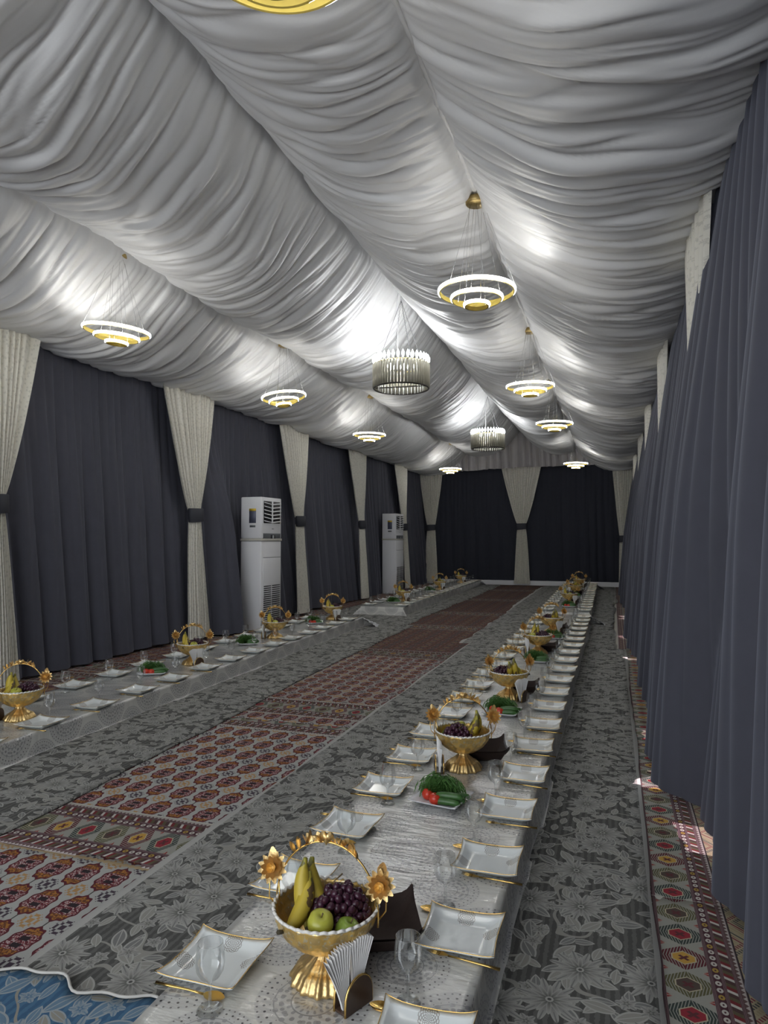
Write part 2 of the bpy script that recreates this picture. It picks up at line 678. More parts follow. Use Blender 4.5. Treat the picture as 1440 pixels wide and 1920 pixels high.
MT = dict(
    ceiling=ceiling_mat(),
    velvet=velvet_mat('slate_velvet', (0.060, 0.061, 0.078)),
    navy=velvet_mat('navy_velvet', (0.026, 0.028, 0.038)),
    cream=cream_mat(),
    valance=plain('pewter_satin', (0.42, 0.40, 0.40), 0.5, 0.15, 0.12, 3, 0.2, 60),
    tarp=plain('dark_tarp', (0.06, 0.05, 0.06), 0.7, vary=0.2, vscale=3),
    floor=plain('dull_floor_felt', (0.22, 0.19, 0.17), 0.95, vary=0.25, vscale=8, bump=0.3, bscale=200),
    cloth=cloth_mat(), plate=plate_mat(), glass=glass_mat(),
    gold=plain('polished_gold', (0.80, 0.53, 0.18), 0.22, 1.0, 0.15, 60),
    goldbump=plain('hammered_gold', (0.78, 0.56, 0.25), 0.36, 0.85, 0.2, 70, 0.35, 120),
    goldmatte=plain('satin_gold', (0.40, 0.31, 0.07), 0.42, 0.5),
    brass=plain('aged_brass', (0.42, 0.31, 0.13), 0.35, 0.9, 0.2, 20),
    cutlery=plain('gilt_cutlery', (0.68, 0.46, 0.15), 0.2, 1.0),
    bowl=gilt_bowl_mat(),
    paleglass=plain('frosted_rim_glass', (0.72, 0.70, 0.66), 0.15),
    banana=banana_mat(),
    tip=plain('banana_tip', (0.05, 0.04, 0.02), 0.8),
    apple=plain('apple_skin', (0.42, 0.42, 0.06), 0.3, vary=0.25, vscale=14),
    applegreen=plain('green_apple_skin', (0.25, 0.36, 0.05), 0.3, vary=0.25, vscale=14),
    grape=plain('grape_skin', (0.050, 0.014, 0.030), 0.28, vary=0.5, vscale=25),
    twig=plain('brown_twig', (0.16, 0.11, 0.05), 0.8),
    tomato=plain('tomato_skin', (0.55, 0.045, 0.022), 0.22, vary=0.15, vscale=20),
    sepal=plain('green_sepal', (0.06, 0.14, 0.03), 0.6),
    cucumber=plain('cucumber_skin', (0.045, 0.12, 0.030), 0.35, vary=0.4, vscale=60),
    dill=plain('dill_green', (0.060, 0.150, 0.030), 0.6, vary=0.3, vscale=40),
    wood=plain('dark_lacquered_wood', (0.060, 0.036, 0.025), 0.28, vary=0.3, vscale=30),
    leather=plain('brown_leatherette', (0.030, 0.016, 0.012), 0.75, vary=0.3, vscale=40, bump=0.2, bscale=150),
    paper=plain('white_paper', (0.80, 0.79, 0.78), 0.8),
    acwhite=plain('white_enamel', (0.76, 0.76, 0.78), 0.35),
    acgrey=plain('grey_plastic', (0.13, 0.14, 0.15), 0.3),
    black=plain('black_plastic', (0.015, 0.015, 0.017), 0.4),
    lcd=plain('pale_display', (0.5, 0.53, 0.55), 0.3),
    belt=plain('beige_plastic', (0.50, 0.48, 0.43), 0.4),
    sticker=plain('blue_sticker', (0.09, 0.10, 0.15), 0.4),
    yellow=plain('yellow_sticker', (0.65, 0.45, 0.04), 0.4),
    white=plain('white_paint', (0.72, 0.72, 0.74), 0.5),
    chain=plain('grey_steel_chain', (0.16, 0.16, 0.17), 0.5, 0.3),
    steel=plain('chrome_wire', (0.6, 0.6, 0.62), 0.25, 1.0),
    tubeglass=plain('champagne_tube', (0.36, 0.34, 0.27), 0.42, 0.4),
    darkring=plain('dark_bronze', (0.05, 0.045, 0.04), 0.35, 0.6),
    crystal=plain('crystal_bead', (0.80, 0.80, 0.76), 0.1),
    bulb=emit('lit_bulb', (0.96, 0.98, 1.0), BULB_E),
    led=emit('lit_led_strip', (1.0, 0.99, 0.96), RING_E),
    band=plain('slate_band', (0.030, 0.032, 0.042), 0.7),
    wrap=plain('clear_plastic_wrap', (0.74, 0.75, 0.77), 0.22, 0.0, bump=0.4, bscale=30),
)

# ------------------------------------------------------------------ room shell
XL, XR, YB = -5.40, 0.62, 19.45
ZW = 3.33
struct(obj('floor', box(-5.7, 0.9, -3.0, 19.8, -0.06, 0.0), MT['floor'], smooth=False))
struct(obj('wall_left', box(XL - 0.16, XL - 0.10, -3.0, 19.7, 0.015, 3.62), MT['tarp'], smooth=False))
wall_r = struct(obj('wall_right', box(XR + 0.13, XR + 0.19, -3.0, 19.7, 0.36, 3.62), MT['tarp'], smooth=False))
gap = [-3.0, 3.05, 3.35, 3.75, 4.05, 4.65, 4.9, 7.5, 7.8, 9.3, 9.6, 11.6, 12.1, 19.7]
for k in range(0, len(gap), 2):      # the tent's ground skirt, rolled up in places
    obj('wall_skirt', box(XR + 0.135, XR + 0.185, gap[k], gap[k + 1], 0.0, 0.37), MT['tarp'], wall_r, smooth=False)
struct(obj('wall_back', box(XL - 0.16, XR + 0.19, YB + 0.12, YB + 0.18, 0.0, 4.75), MT['tarp'], smooth=False))
struct(obj('baseboard_back', box(XL + 0.1, XR - 0.05, YB - 0.10, YB + 0.02, 0.0, 0.13, 0.008), MT['white'], smooth=False))

SEAM = [(XL - 0.14, 3.36), (-3.90, 3.79), (-2.40, 4.40), (-0.90, 3.79), (XR + 0.16, 3.36)]
SAG = [0.30, 0.33, 0.33, 0.30]


def ceil_z(x):
    for k in range(4):
        if SEAM[k][0] <= x <= SEAM[k + 1][0]:
            t = (x - SEAM[k][0]) / (SEAM[k + 1][0] - SEAM[k][0])
            return SEAM[k][1] * (1 - t) + SEAM[k + 1][1] * t - 4 * SAG[k] * t * (1 - t)
    return 3.3


def ridged(x, y, seed):
    return np.abs(2 * noise(x, y, seed) - 1) ** 0.75


ceil = bpy.data.objects.new('ceiling', None)
COL.objects.link(ceil)
struct(ceil)
ys = np.concatenate([np.arange(-2.6, 1.0, 0.05), np.arange(1.0, 9.0, 0.0125), np.arange(9.0, 19.56, 0.02)])
for k in range(4):
    (x0, z0), (x1, z1) = SEAM[k], SEAM[k + 1]
    nt = 46
    t = np.linspace(0, 1, nt)[None, :]
    y = ys[:, None]
    env = np.sin(PI * t)
    sd = 11 * k
    wob = 0.05 * (noise(y * 0.45, 0.0, sd + 3) - 0.5) * env ** 0.3
    X = x0 + (x1 - x0) * t + 0 * y
    Z = z0 + (z1 - z0) * t - 4 * SAG[k] * t * (1 - t) * (1.0 + 0.25 * (noise(y * 0.5, 0, sd + 1) - 0.5)) + wob
    # seams lift and dip a little between the trusses
    truss = np.abs(np.sin(PI * (y - 1.45) / 3.05))
    Z = Z - 0.05 * truss * (1 - env) * (0 if k in (9,) else 1)
    yy = y + 0.22 * (noise(t * 2.0, y * 0.8, sd + 5) - 0.5) + 0.10 * (noise(t * 5.0, y * 2.0, sd + 6) - 0.5)
    yy = yy + (0.12 if k % 2 else -0.12) * (t - 0.5)
    f1 = ridged(yy * 3.1, t * 0.9, sd + 7)
    f2 = ridged(yy * 7.5 + 4.0, t * 1.5, sd + 8)
    f3 = ridged(yy * 18.0, t * 2.2, sd + 9)
    f4 = noise(yy * 44.0, t * 5.0, sd + 10) - 0.5
    ph = yy * 4.3 + 2.6 * noise(yy * 1.7, t * 0.8, sd + 12) + 1.0 * noise(yy * 0.6, t * 2.0, sd + 14)
    amp_ = 0.35 + 0.65 * noise(np.floor(ph) * 1.7, t * 1.2, sd + 13)
    g1 = np.abs(np.sin(PI * ph)) ** 0.6 * amp_
    D = (0.055 * f1 + 0.062 * g1 + 0.045 * f2 + 0.028 * f3) * (0.30 + 0.70 * env ** 0.7) + 0.010 * f4 * (1 - env) ** 1.5
    # normal of the base curve in the cross section, pointing down
    dx = (x1 - x0) * np.ones_like(t)
    dz = (z1 - z0) - 4 * SAG[k] * (1 - 2 * t)
    ln = np.sqrt(dx ** 2 + dz ** 2)
    nx, nz = dz / ln, -dx / ln
    fade = sstep(0.0, 0.05, t) * sstep(0.0, 0.05, 1 - t)
    X = X + nx * D * fade
    Z = Z + nz * D * fade
    P = np.stack([X, np.broadcast_to(y, X.shape), Z], -1)
    obj('drape_panel', gridshape(P), MT['ceiling'], ceil)
# gathered seam ribbons
for k in (1, 2, 3):
    x, z = SEAM[k]
    yy = np.arange(-2.5, 19.5, 0.02)
    tr = 0.05 * np.abs(np.sin(PI * (yy - 1.45) / 3.05))
    rad = 0.012 + 0.012 * noise(yy * 28, 0, k)
    pts = [(x + 0.01 * (noise(q * 6, 0, 40 + k) - 0.5), q, z - tt - 0.006) for q, tt in zip(yy, tr)]
    obj('seam_ribbon', tube(pts, list(rad), 6), MT['ceiling'], ceil)


# ------------------------------------------------------------------ wall curtains
def pleats(s, t, fine, broad, seed):
    """0..1 fold height; t = 0 at the hem, 1 at the top"""
    a = s / fine + 2.2 * noise(s * 1.3, 0, seed) + 0.35 * noise(s * 0.8, t * 2.0, seed + 1)
    b = s / broad + 2.2 * noise(s * 1.1, 0, seed + 2) + 0.8 * noise(s * 0.5, t * 1.2, seed + 3) + 0.35 * t
    A = np.abs(np.sin(PI * a)) ** 0.8
    B = np.abs(np.sin(PI * b)) ** 0.75 * (0.55 + 0.45 * noise(np.floor(b), 0, seed + 6))
    w_ = sstep(0.35, 0.95, t)
    return (0.35 * A + 0.25 * B) * w_ + (1.0 * B + 0.10 * A) * (1 - w_)


def curtain(side, s0, s1, seed, mat, label, group, top=ZW, amp=0.11, bulge=None, hem=0.03, broad=0.40):
    ns = max(40, int((s1 - s0) / 0.014)); nz_ = 30
    s = np.linspace(s0, s1, ns)[:, None]
    t = np.linspace(0, 1, nz_)[None, :]
    d = 0.02 + pleats(s, t, 0.125, broad, seed) * (0.35 + 0.65 * (1 - t) ** 0.6) * amp
    if bulge is not None:
        d = d + bulge(s, t)
    hz = hem + 0.045 * (noise(s * 1.6, 0, seed + 5) - 0.5)
    z = hz + (top - hz) * t
    d = d + 0 * z
    zz = np.broadcast_to(z, d.shape); ss = np.broadcast_to(s, d.shape)
    if side == 'L':
        P = np.stack([XL + d, ss, zz], -1)
    elif side == 'R':
        P = np.stack([XR + 0.04 - d, ss, zz], -1)
    else:
        P = np.stack([ss, YB - d, zz], -1)
    c0 = P[ns // 2, 0].copy(); c0[2] = 0
    o = obj('velvet_curtain', gridshape(P - c0), mat, None, tuple(c0))
    return tag(o, label, 'curtain', group)


def swag(side, c, seed, label, group, wtop=0.60, tie=1.60, top=ZW + 0.02, off=0.16, wbot=0.23, lean=0.0):
    e = thing('tied_curtain', label, 'curtain', (0, 0, 0), group=group)

    def place(lat, d, z):
        lat, d, z = np.broadcast_arrays(np.asarray(lat, float), d, z)
        d = d + lean * (1 - z / top)
        if side == 'L':
            return np.stack([XL + off + d, c + lat, z], -1)
        if side == 'R':
            return np.stack([XR - off - d, c + lat, z], -1)
        return np.stack([c + lat, YB - off - d, z], -1)
    wt = 0.125
    for nm, za, zb in (('upper_drape', tie + 0.06, top), ('lower_drape', 0.05, tie - 0.06)):
        z = np.linspace(za, zb, 34)[None, :]
        s = np.linspace(-1, 1, 120)[:, None]
        if nm == 'upper_drape':
            q = (z - za) / (zb - za)
            hw = wt + (wtop - wt) * q ** 0.84
        else:
            q = (zb - z) / (zb - za)
            hw = wt + (wbot - wt) * q ** 0.75
        lat = s * hw + 0.012 * (noise(z * 2.5, s * 1.5, seed + 4) - 0.5)
        ph = s * 6.2 + 1.2 * noise(s * 3, 0, seed) + 0.25 * noise(s * 2, z * 0.8, seed + 1)
        d = 0.05 * np.abs(np.sin(PI * ph)) ** 0.8 * (0.5 + 0.5 * np.clip(hw / 0.35, 0, 1)) + 0.07 * (1 - s ** 2) * (wt / hw) ** 0.5
        P = place(lat, d, z)
        obj(nm, gridshape(P), MT['cream'], e)
    # tie band
    th = np.linspace(0, 2 * PI, 28, endpoint=False)[:, None]
    zz = np.array([tie - 0.085, tie - 0.08, tie + 0.08, tie + 0.085])[None, :]
    rr = np.array([0.96, 1.0, 1.0, 0.96])[None, :]
    P = place(np.cos(th) * (wt + 0.012) * rr, 0.055 + np.sin(th) * 0.075 * rr, zz + 0.012 * np.cos(th) * np.array([1, 1, 0.2, 0.2])[None, :])
    obj('tie_band', gridshape(P, closed_u=True), MT['band'], e)
    e.location = (0, 0, 0)
    return e


COLY = [4.50, 7.50, 10.58, 13.60, 16.75]
edges = [1.45] + COLY + [19.45]


def left_bulge_for(k):
    def f(s, t):
        b = 0.20 * (1 - t) ** 1.3 * np.ones_like(s)
        if k == 2:     # pushed out beside the air conditioner
            b = b + 0.36 * np.exp(-((s - 8.18) / 0.30) ** 2) * (1 - 0.4 * t) * sstep(0.92, 0.40, t)
            b = b * (1 - 0.9 * np.exp(-((s - 8.85) / 0.34) ** 2))
        if k == 4:
            b = b * (1 - 0.8 * np.exp(-((s - 15.5) / 0.4) ** 2))
        return b
    return f


for k in range(1, len(edges) - 1):
    lab = ['slate velvet curtain hanging between the partly seen cream curtain and the first whole one', 'slate velvet curtain bulging beside the larger-looking air conditioner',
           'slate velvet curtain between second and third cream curtains on the air conditioner wall', 'slate velvet curtain behind the air conditioner closer to the back wall',
           'slate velvet curtain beside the back corner on the air conditioner wall'][k - 1]
    curtain('L', edges[k] - 0.03, edges[k + 1] + 0.03, 100 + 17 * k, MT['velvet'], lab, 'slate curtains on the air conditioner wall', bulge=left_bulge_for(k + 0))


def right_bulge_for(y0, y1):
    def f(s, t):
        u = (s - y0) / (y1 - y0)
        env = np.sin(PI * np.clip(u, 0, 1)) ** 0.6
        b = 0.31 * (1 - t) ** 0.65 * (0.80 + 0.20 * env)
        b = b + 0.09 * (noise(s * 0.9, 0, 71) - 0.4) * (1 - t)
        if y0 < 4:
            b = b * (0.40 + 0.60 * sstep(2.8, 4.1, s))
        return b
    return f


for k in range(0, len(edges) - 1):
    lab = 'slate velvet curtain %s from the blue cloth, on the wall without air conditioners' % ORD[k]
    curtain('R', edges[k] - 0.1, edges[k + 1] + 0.22, 300 + 13 * k, MT['velvet'], lab, 'slate curtains on the wall without air conditioners',
            bulge=right_bulge_for(edges[k], edges[k + 1]), amp=0.20, hem=0.05, broad=0.50)

for k, c in enumerate(COLY):
    swag('L', c, 500 + k, 'cream patterned curtain tied with a dark band, %s along the air conditioner wall' % ORD[k], 'cream curtains on the air conditioner wall', off=0.19, lean=0.20)
    swag('R', c, 540 + k, 'cream patterned curtain half hidden by slate velvet, %s from the blue cloth' % ORD[k], 'cream curtains on the wall without air conditioners', off=0.08)

# back wall
curtain('B', XL, -2.3, 700, MT['navy'], 'navy velvet curtain on the back wall, on the air conditioner side', 'navy curtains on the back wall', amp=0.07, top=3.45, hem=0.10)
curtain('B', -2.5, XR, 720, MT['navy'], 'navy velvet curtain on the back wall, away from the air conditioners', 'navy curtains on the back wall', amp=0.07, top=3.45, hem=0.10)
swag('B', -5.02, 731, 'cream curtain tied back in the corner on the air conditioner side', 'cream curtains on the back wall', wtop=0.36, wbot=0.20, tie=1.62, top=3.32)
swag('B', -2.42, 732, 'cream curtain tied in the middle of the back wall', 'cream curtains on the back wall', wtop=0.56, wbot=0.22, tie=1.64, top=3.36)
swag('B', 0.28, 733, 'cream curtain tied back in the corner away from the air conditioners', 'cream curtains on the back wall', wtop=0.30, wbot=0.16, tie=1.30, top=3.36)

# gathered valance in the gable
xs = np.linspace(XL + 0.02, XR - 0.02, 700)[:, None]
tt = np.linspace(0, 1, 16)[None, :]
zlo = 3.22 + 0.04 * (noise(xs * 2.5, 0, 81) - 0.5) + 0.02 * (noise(xs * 14, 0, 82) - 0.5) + 0.015 * (xs + 5.4)
zhi = np.array([[max(3.5, np.interp(q, [p[0] for p in SEAM], [p[1] for p in SEAM]) + 0.02)] for q in xs[:, 0]])
ph = xs * 4.6 + 1.3 * noise(xs * 2.1, 0, 83) + 0.5 * tt * noise(xs * 1.1, 0, 84)
dd = 0.10 * np.abs(np.sin(PI * ph)) ** 0.8 * (1 - 0.5 * tt) + 0.02 * noise(xs * 26, tt * 2, 85)
P = np.stack([np.broadcast_to(xs, dd.shape), YB - 0.30 - dd, zlo + (zhi - zlo) * tt], -1)
P = P - np.array([-2.4, YB - 0.3, 3.2])
tag(obj('gathered_valance', gridshape(P), MT['valance'], None, (-2.4, YB - 0.3, 3.2)), 'grey gathered satin valance filling the gable above the navy curtains', 'valance')


# ------------------------------------------------------------------ rugs and runners
def flat_cloth(name, x0, x1, y0, y1, z, mat, label, cat, group=None, wav=0.015, seed=0, lump=0.004, step=0.06, thick=0.004):
    nx = max(8, int((x1 - x0) / step)); ny = max(8, int((y1 - y0) / step))
    xc, y_0 = (x0 + x1) / 2, y0
    hx = (x1 - x0) / 2
    u = np.linspace(-hx, hx, nx)[:, None]
    v = np.linspace(0, y1 - y0, ny)[None, :]
    ed = (np.abs(u) / hx) ** 4
    X = u + wav * ed * (2 * noise(v * 1.4, np.sign(u), seed) - 1) + 0.4 * wav * ed * (2 * noise(v * 5, np.sign(u), seed + 1) - 1)
    Y = v + wav * 0.6 * (2 * noise(u * 2.0, 0, seed + 2) - 1)
    Z = lump * noise((u + xc) * 3.0, (v + y0) * 3.0, seed + 3) + lump * 0.7 * ridged((u + xc) * 4.0, (v + y0) * 1.4, seed + 4)
    Y, Z, X = np.broadcast_arrays(Y, Z, X)
    top = np.stack([X, Y, Z + thick], -1)
    # closed slab: top sheet, then down to the base all round
    V, Fc = gridshape(top)
    n0 = len(V)
    ring = [(i, 0) for i in range(nx)] + [(nx - 1, j) for j in range(1, ny)] + [(i, ny - 1) for i in range(nx - 2, -1, -1)] + [(0, j) for j in range(ny - 2, 0, -1)]
    for (i, j) in ring:
        p = top[i, j]
        V.append([p[0], p[1], 0.0])
    for a in range(len(ring)):
        b = (a + 1) % len(ring)
        Fc.append([ring[a][0] * ny + ring[a][1], n0 + a, n0 + b, ring[b][0] * ny + ring[b][1]])
    o = obj(name, (V, Fc), mat, None, (xc, y_0, z))
    return tag(o, label, cat, group)


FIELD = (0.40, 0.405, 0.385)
RX0, RX1 = -3.15, -1.45
flat_cloth('carpet', RX0, RX1, 0.6, 2.32, 0.001, rug_mat('medallion_rug_a', [], FIELD, rope=1.685), 'pale carpet with maroon medallions ending in a yellow rope edge by the blue cloth', 'carpet', 'carpets down the aisle', 0.006, 1, 0.002)
flat_cloth('carpet', RX0, RX1, 2.29, 4.42, 0.002, rug_mat('medallion_rug_b', [0.215, 2.12], FIELD), 'pale carpet with maroon medallions between two hexagon borders, second from blue cloth', 'carpet', 'carpets down the aisle', 0.006, 2, 0.002)
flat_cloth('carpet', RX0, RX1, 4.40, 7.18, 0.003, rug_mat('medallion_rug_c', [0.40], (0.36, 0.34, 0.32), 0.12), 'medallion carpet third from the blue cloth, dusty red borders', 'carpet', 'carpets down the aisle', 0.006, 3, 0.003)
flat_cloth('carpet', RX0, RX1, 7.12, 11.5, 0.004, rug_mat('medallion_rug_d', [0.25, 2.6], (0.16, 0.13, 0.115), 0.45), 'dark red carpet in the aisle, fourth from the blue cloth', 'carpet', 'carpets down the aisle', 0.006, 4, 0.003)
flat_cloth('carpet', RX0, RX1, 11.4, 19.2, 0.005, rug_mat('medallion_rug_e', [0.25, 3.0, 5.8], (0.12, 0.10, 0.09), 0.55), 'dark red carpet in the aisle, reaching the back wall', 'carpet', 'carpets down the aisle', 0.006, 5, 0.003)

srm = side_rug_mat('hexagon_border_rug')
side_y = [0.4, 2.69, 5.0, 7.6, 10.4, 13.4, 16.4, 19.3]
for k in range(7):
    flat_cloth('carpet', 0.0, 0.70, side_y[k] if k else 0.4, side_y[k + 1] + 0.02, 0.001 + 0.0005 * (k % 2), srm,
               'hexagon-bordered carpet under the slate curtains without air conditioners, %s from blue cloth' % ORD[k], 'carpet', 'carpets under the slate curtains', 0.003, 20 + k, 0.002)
srl = rug_mat('medallion_rug_f', [0.3, 2.55], (0.24, 0.19, 0.18), 0.25)
for k in range(6):
    flat_cloth('carpet', -5.30, -4.20, 2.6 + 2.8 * k, 2.6 + 2.8 * (k + 1) + 0.02, 0.001 + 0.0005 * (k % 2), srl,
               'red patterned carpet on the air conditioner wall, behind the low table, %s' % ORD[k], 'carpet', 'carpets behind the low tables', 0.003, 30 + k, 0.002)

fm = floral_mat('grey_floral_runner', (0.080, 0.080, 0.076), (0.125, 0.125, 0.118), (0.39, 0.385, 0.36), (0.195, 0.195, 0.19), (0.29, 0.285, 0.26), (0.45, 0.445, 0.42), 0.905)
flat_cloth('floral_runner', -1.70, 0.12, 0.5, 8.45, 0.010, fm, 'grey floral cloth under the longest low table, starting at the blue cloth', 'runner', 'grey floral runners', 0.012, 41, 0.006)
flat_cloth('floral_runner', -1.80, 0.02, 8.35, 19.1, 0.011, fm, 'grey floral cloth under the low table, reaching the back wall away from air conditioners', 'runner', 'grey floral runners', 0.05, 42, 0.006)
fl = floral_mat('grey_floral_runner_plain_edge', (0.080, 0.080, 0.076), (0.125, 0.125, 0.118), (0.39, 0.385, 0.36), (0.195, 0.195, 0.19), (0.29, 0.285, 0.26))
o = flat_cloth('floral_runner', -4.36, -2.62, 1.2, 9.75, 0.012, fl, 'grey floral cloth under the low table beside the first air conditioner', 'runner', 'grey floral runners', 0.03, 43, 0.006)
o.rotation_euler.z = 0.038
o.location.x += 0.10
flat_cloth('floral_runner', -4.62, -2.95, 9.6, 19.1, 0.013, fl, 'grey floral cloth under the low table beside the air conditioner closer to back wall', 'runner', 'grey floral runners', 0.05, 44, 0.006)

# blue floral cloth with a scalloped edge
bm_ = floral_mat('blue_floral_cloth', (0.045, 0.105, 0.185), (0.065, 0.14, 0.23), (0.30, 0.33, 0.34), (0.13, 0.20, 0.27), (0.27, 0.255, 0.21))
nx = 60
u = np.linspace(-2.3, -1.13, nx)
edge = 1.605 + 0.022 * np.sin(u * 19.0) + 0.012 * np.sin(u * 41 + 1)
rows = []
for tq in np.linspace(0, 1, 24):
    yv = 0.75 + (edge - 0.75) * tq
    zz = 0.024 + 0.010 * noise(u * 4, yv * 4, 5) + 0.006 * np.exp(-((tq - 0.97) / 0.05) ** 2)
    rows.append(np.stack([u + 1.7, yv - 1.2, zz], -1))
rows = np.array(rows)
skirt = rows[-1:].copy(); skirt[..., 2] = 0.012; skirt[..., 1] += 0.003
e = thing('blue_cloth', 'blue floral cloth with a wavy pale edge spread over the grey runner', 'cloth', (-1.7, 1.2, 0.0))
obj('cloth_body', gridshape(np.concatenate([rows, skirt])), bm_, e)
obj('edge_trim', tube([(a + 1.7, b - 1.2, 0.033 + 0.010 * float(noise(a * 4, b * 4, 5))) for a, b in zip(u, edge)], 0.0042, 6), plain('pale_edging', (0.50, 0.49, 0.46), 0.8), e)


# ------------------------------------------------------------------ low tables and cloths
TH = 0.150


def tablecloth(x, y0, y1, rot, label, seed, over=0.145, end0=0.18, end1=0.18):
    hw = 0.375
    L = y1 - y0
    p = np.concatenate([np.linspace(-hw - over, -hw, 10)[:-1], np.linspace(-hw, hw, 30), np.linspace(hw, hw + over, 10)[1:]])
    q = np.concatenate([np.linspace(-end0, 0, 10)[:-1], np.linspace(0, L, int(L / 0.045)), np.linspace(L, L + end1, 10)[1:]])
    Pq, Qq = np.meshgrid(p, q, indexing='ij')
    dp = np.maximum(np.abs(Pq) - hw, 0); dq = np.maximum(np.maximum(-Qq, Qq - L), 0)
    dm = np.maximum(dp, dq); mn = np.minimum(dp, dq)
    drop = np.minimum(dm, TH - 0.022)
    rest = dm - drop
    wv = 0.016 * (noise(Qq * 2.2, 0, seed) - 0.35) + 0.006 * (noise(Qq * 8.0, 0, seed + 1) - 0.4)
    fp = np.where(dp > 0, np.clip(dp / 0.13, 0, 1), 0)
    X = np.sign(Pq) * (np.minimum(np.abs(Pq), hw) + 0.10 * np.minimum(dp, 0.13) + 0.75 * mn + np.where(dp >= dq, rest, 0) * 0.8 + wv * fp)
    wq = 0.03 * (noise(Pq * 5, 0, seed + 3) - 0.3)
    fq = np.where(dq > 0, np.clip(dq / 0.13, 0, 1), 0)
    Y = np.clip(Qq, 0, L) + np.where(Qq < 0, -1, 1) * (0.22 * np.minimum(dq, 0.13) + 0.75 * mn + np.where(dq > dp, rest, 0) * 0.8 + wq * fq)
    Z = TH - drop - 0.003 * (dm > 0)
    flat = (dm <= 0)
    Z = Z + flat * (0.0022 * (noise(Pq * 7, Qq * 16, seed + 4) - 0.5) + 0.0015 * (noise(Pq * 20, Qq * 40, seed + 5) - 0.5))
    P = np.stack([X, Y, Z], -1)
    V, Fc = gridshape(P)
    uv = np.stack([Pq + 0.0, Qq], -1).reshape(-1, 2)
    e = thing('low_table', 'low table under ' + label, 'table', (x, y0, 0.023), (0, 0, rot), 'low banquet tables')
    obj('tabletop', box(-hw + 0.004, hw - 0.004, 0.004, L - 0.004, TH - 0.056, TH - 0.030), MT['wood'], e, smooth=False)
    for lx in (-hw + 0.06, hw - 0.06):
        for ly in (0.1, L / 2, L - 0.1):
            obj('leg', box(lx - 0.025, lx + 0.025, ly - 0.025, ly + 0.025, 0.0, TH - 0.055), MT['wood'], e, smooth=False)
    o = obj('tablecloth', (V, Fc), MT['cloth'], None, (x, y0, 0.0), (0, 0, rot), uv=uv)
    return tag(o, label, 'tablecloth', 'doily-patterned tablecloths')


class Tab:
    def __init__(s, x, y0, rot):
        s.x, s.y0, s.r = x, y0, rot

    def at(s, a, yw, z=TH):
        v = (yw - s.y0) / math.cos(s.r)
        return (s.x + a * math.cos(s.r) - v * math.sin(s.r), s.y0 + a * math.sin(s.r) + v * math.cos(s.r), z)


R1 = Tab(-0.722, 0.55, 0.0)
R2 = Tab(-0.735, 11.05, 0.008)
L1 = Tab(-3.60, 2.0, 0.036)
L2 = Tab(-3.72, 10.95, 0.018)
tablecloth(R1.x, 0.55, 10.75, R1.r, 'white doily-patterned plastic cloth on the table starting by blue cloth', 1, end1=0.24)
tablecloth(R2.x, 11.05, 18.4, R2.r, 'white doily-patterned plastic cloth on back table away from air conditioners', 2, end0=0.2, end1=0.24)
tablecloth(L1.x, 2.0, 9.45, L1.r, 'white doily-patterned plastic cloth on the table beside the first air conditioner', 3, end1=0.26)
tablecloth(L2.x, 10.95, 18.9, L2.r, 'white doily-patterned plastic cloth on back table on the air conditioner side', 4, end0=0.28)


# crumpled loose corners of clear wrap at the ends of the cloths
def wrap(loc, rot, seed, label):
    g = []
    for i in range(14):
        row = []
        for j in range(14):
            a, b = i / 13, j / 13
            r = a
            x_ = 0.24 * a * (1 - 0.45 * b) + 0.015 * rng.uniform(-1, 1)
            y_ = 0.30 * b * (0.25 + 0.75 * a) + 0.015 * rng.uniform(-1, 1)
            z_ = 0.135 * (1 - a) ** 0.9 * (1 - 0.3 * b) + 0.012 * rng.random() + 0.014
            row.append((x_, y_, z_))
        g.append(row)
    tag(obj('plastic_wrap', gridshape(g), MT['wrap'], None, loc, (0, 0, rot)), label, 'plastic sheet', 'loose plastic sheet corners')


wrap((-3.50, 9.42, 0.0), -0.1, 1, 'crumpled shiny plastic corner at the end of table beside first air conditioner')
wrap((-0.36, 10.70, 0.0), -0.15, 2, 'crumpled shiny plastic corner where the two low tables meet')
wrap((-0.46, 18.15, 0.0), 0.0, 3, 'crumpled shiny plastic corner by the back wall, away from air conditioners')
wrap((-3.55, 18.75, 0.0), 0.0, 4, 'crumpled shiny plastic corner by the back wall, on the air conditioner side')


# ------------------------------------------------------------------ place settings
def plate_shape(h, rim, pinch, lift, n=17):
    a = np.linspace(-1, 1, n)
    A, B = np.meshgrid(a, a, indexing='ij')
    X = A * h * (1 - pinch * (1 - B ** 2) * np.abs(A) ** 2)
    Y = B * h * (1 - pinch * (1 - A ** 2) * np.abs(B) ** 2)
    mx = np.maximum(np.abs(A), np.abs(B))
    Z = 0.006 + rim * sstep(0.62, 1.0, mx) * (0.5 + 0.5 * mx) + lift * (A * B) ** 4
    top = np.stack([X, Y, Z], -1)
    bot = np.stack([X * 0.985, Y * 0.985, np.maximum(Z - 0.005, 0.0)], -1)
    V1, F1 = gridshape(top)
    V2, F2 = gridshape(bot)
    V, Fc = merge((V1, F1), (V2, [f[::-1] for f in F2]))
    ring = [(i, 0) for i in range(n)] + [(n - 1, j) for j in range(1, n)] + [(i, n - 1) for i in range(n - 2, -1, -1)] + [(0, j) for j in range(n - 2, 0, -1)]
    for k in range(len(ring)):
        i0 = ring[k][0] * n + ring[k][1]
        k2 = ring[(k + 1) % len(ring)]
        i1 = k2[0] * n + k2[1]
        Fc.append((i0, i0 + n * n, i1 + n * n, i1))
    edge = [tuple(top[i, j]) for i, j in ring]
    return (V, Fc), edge


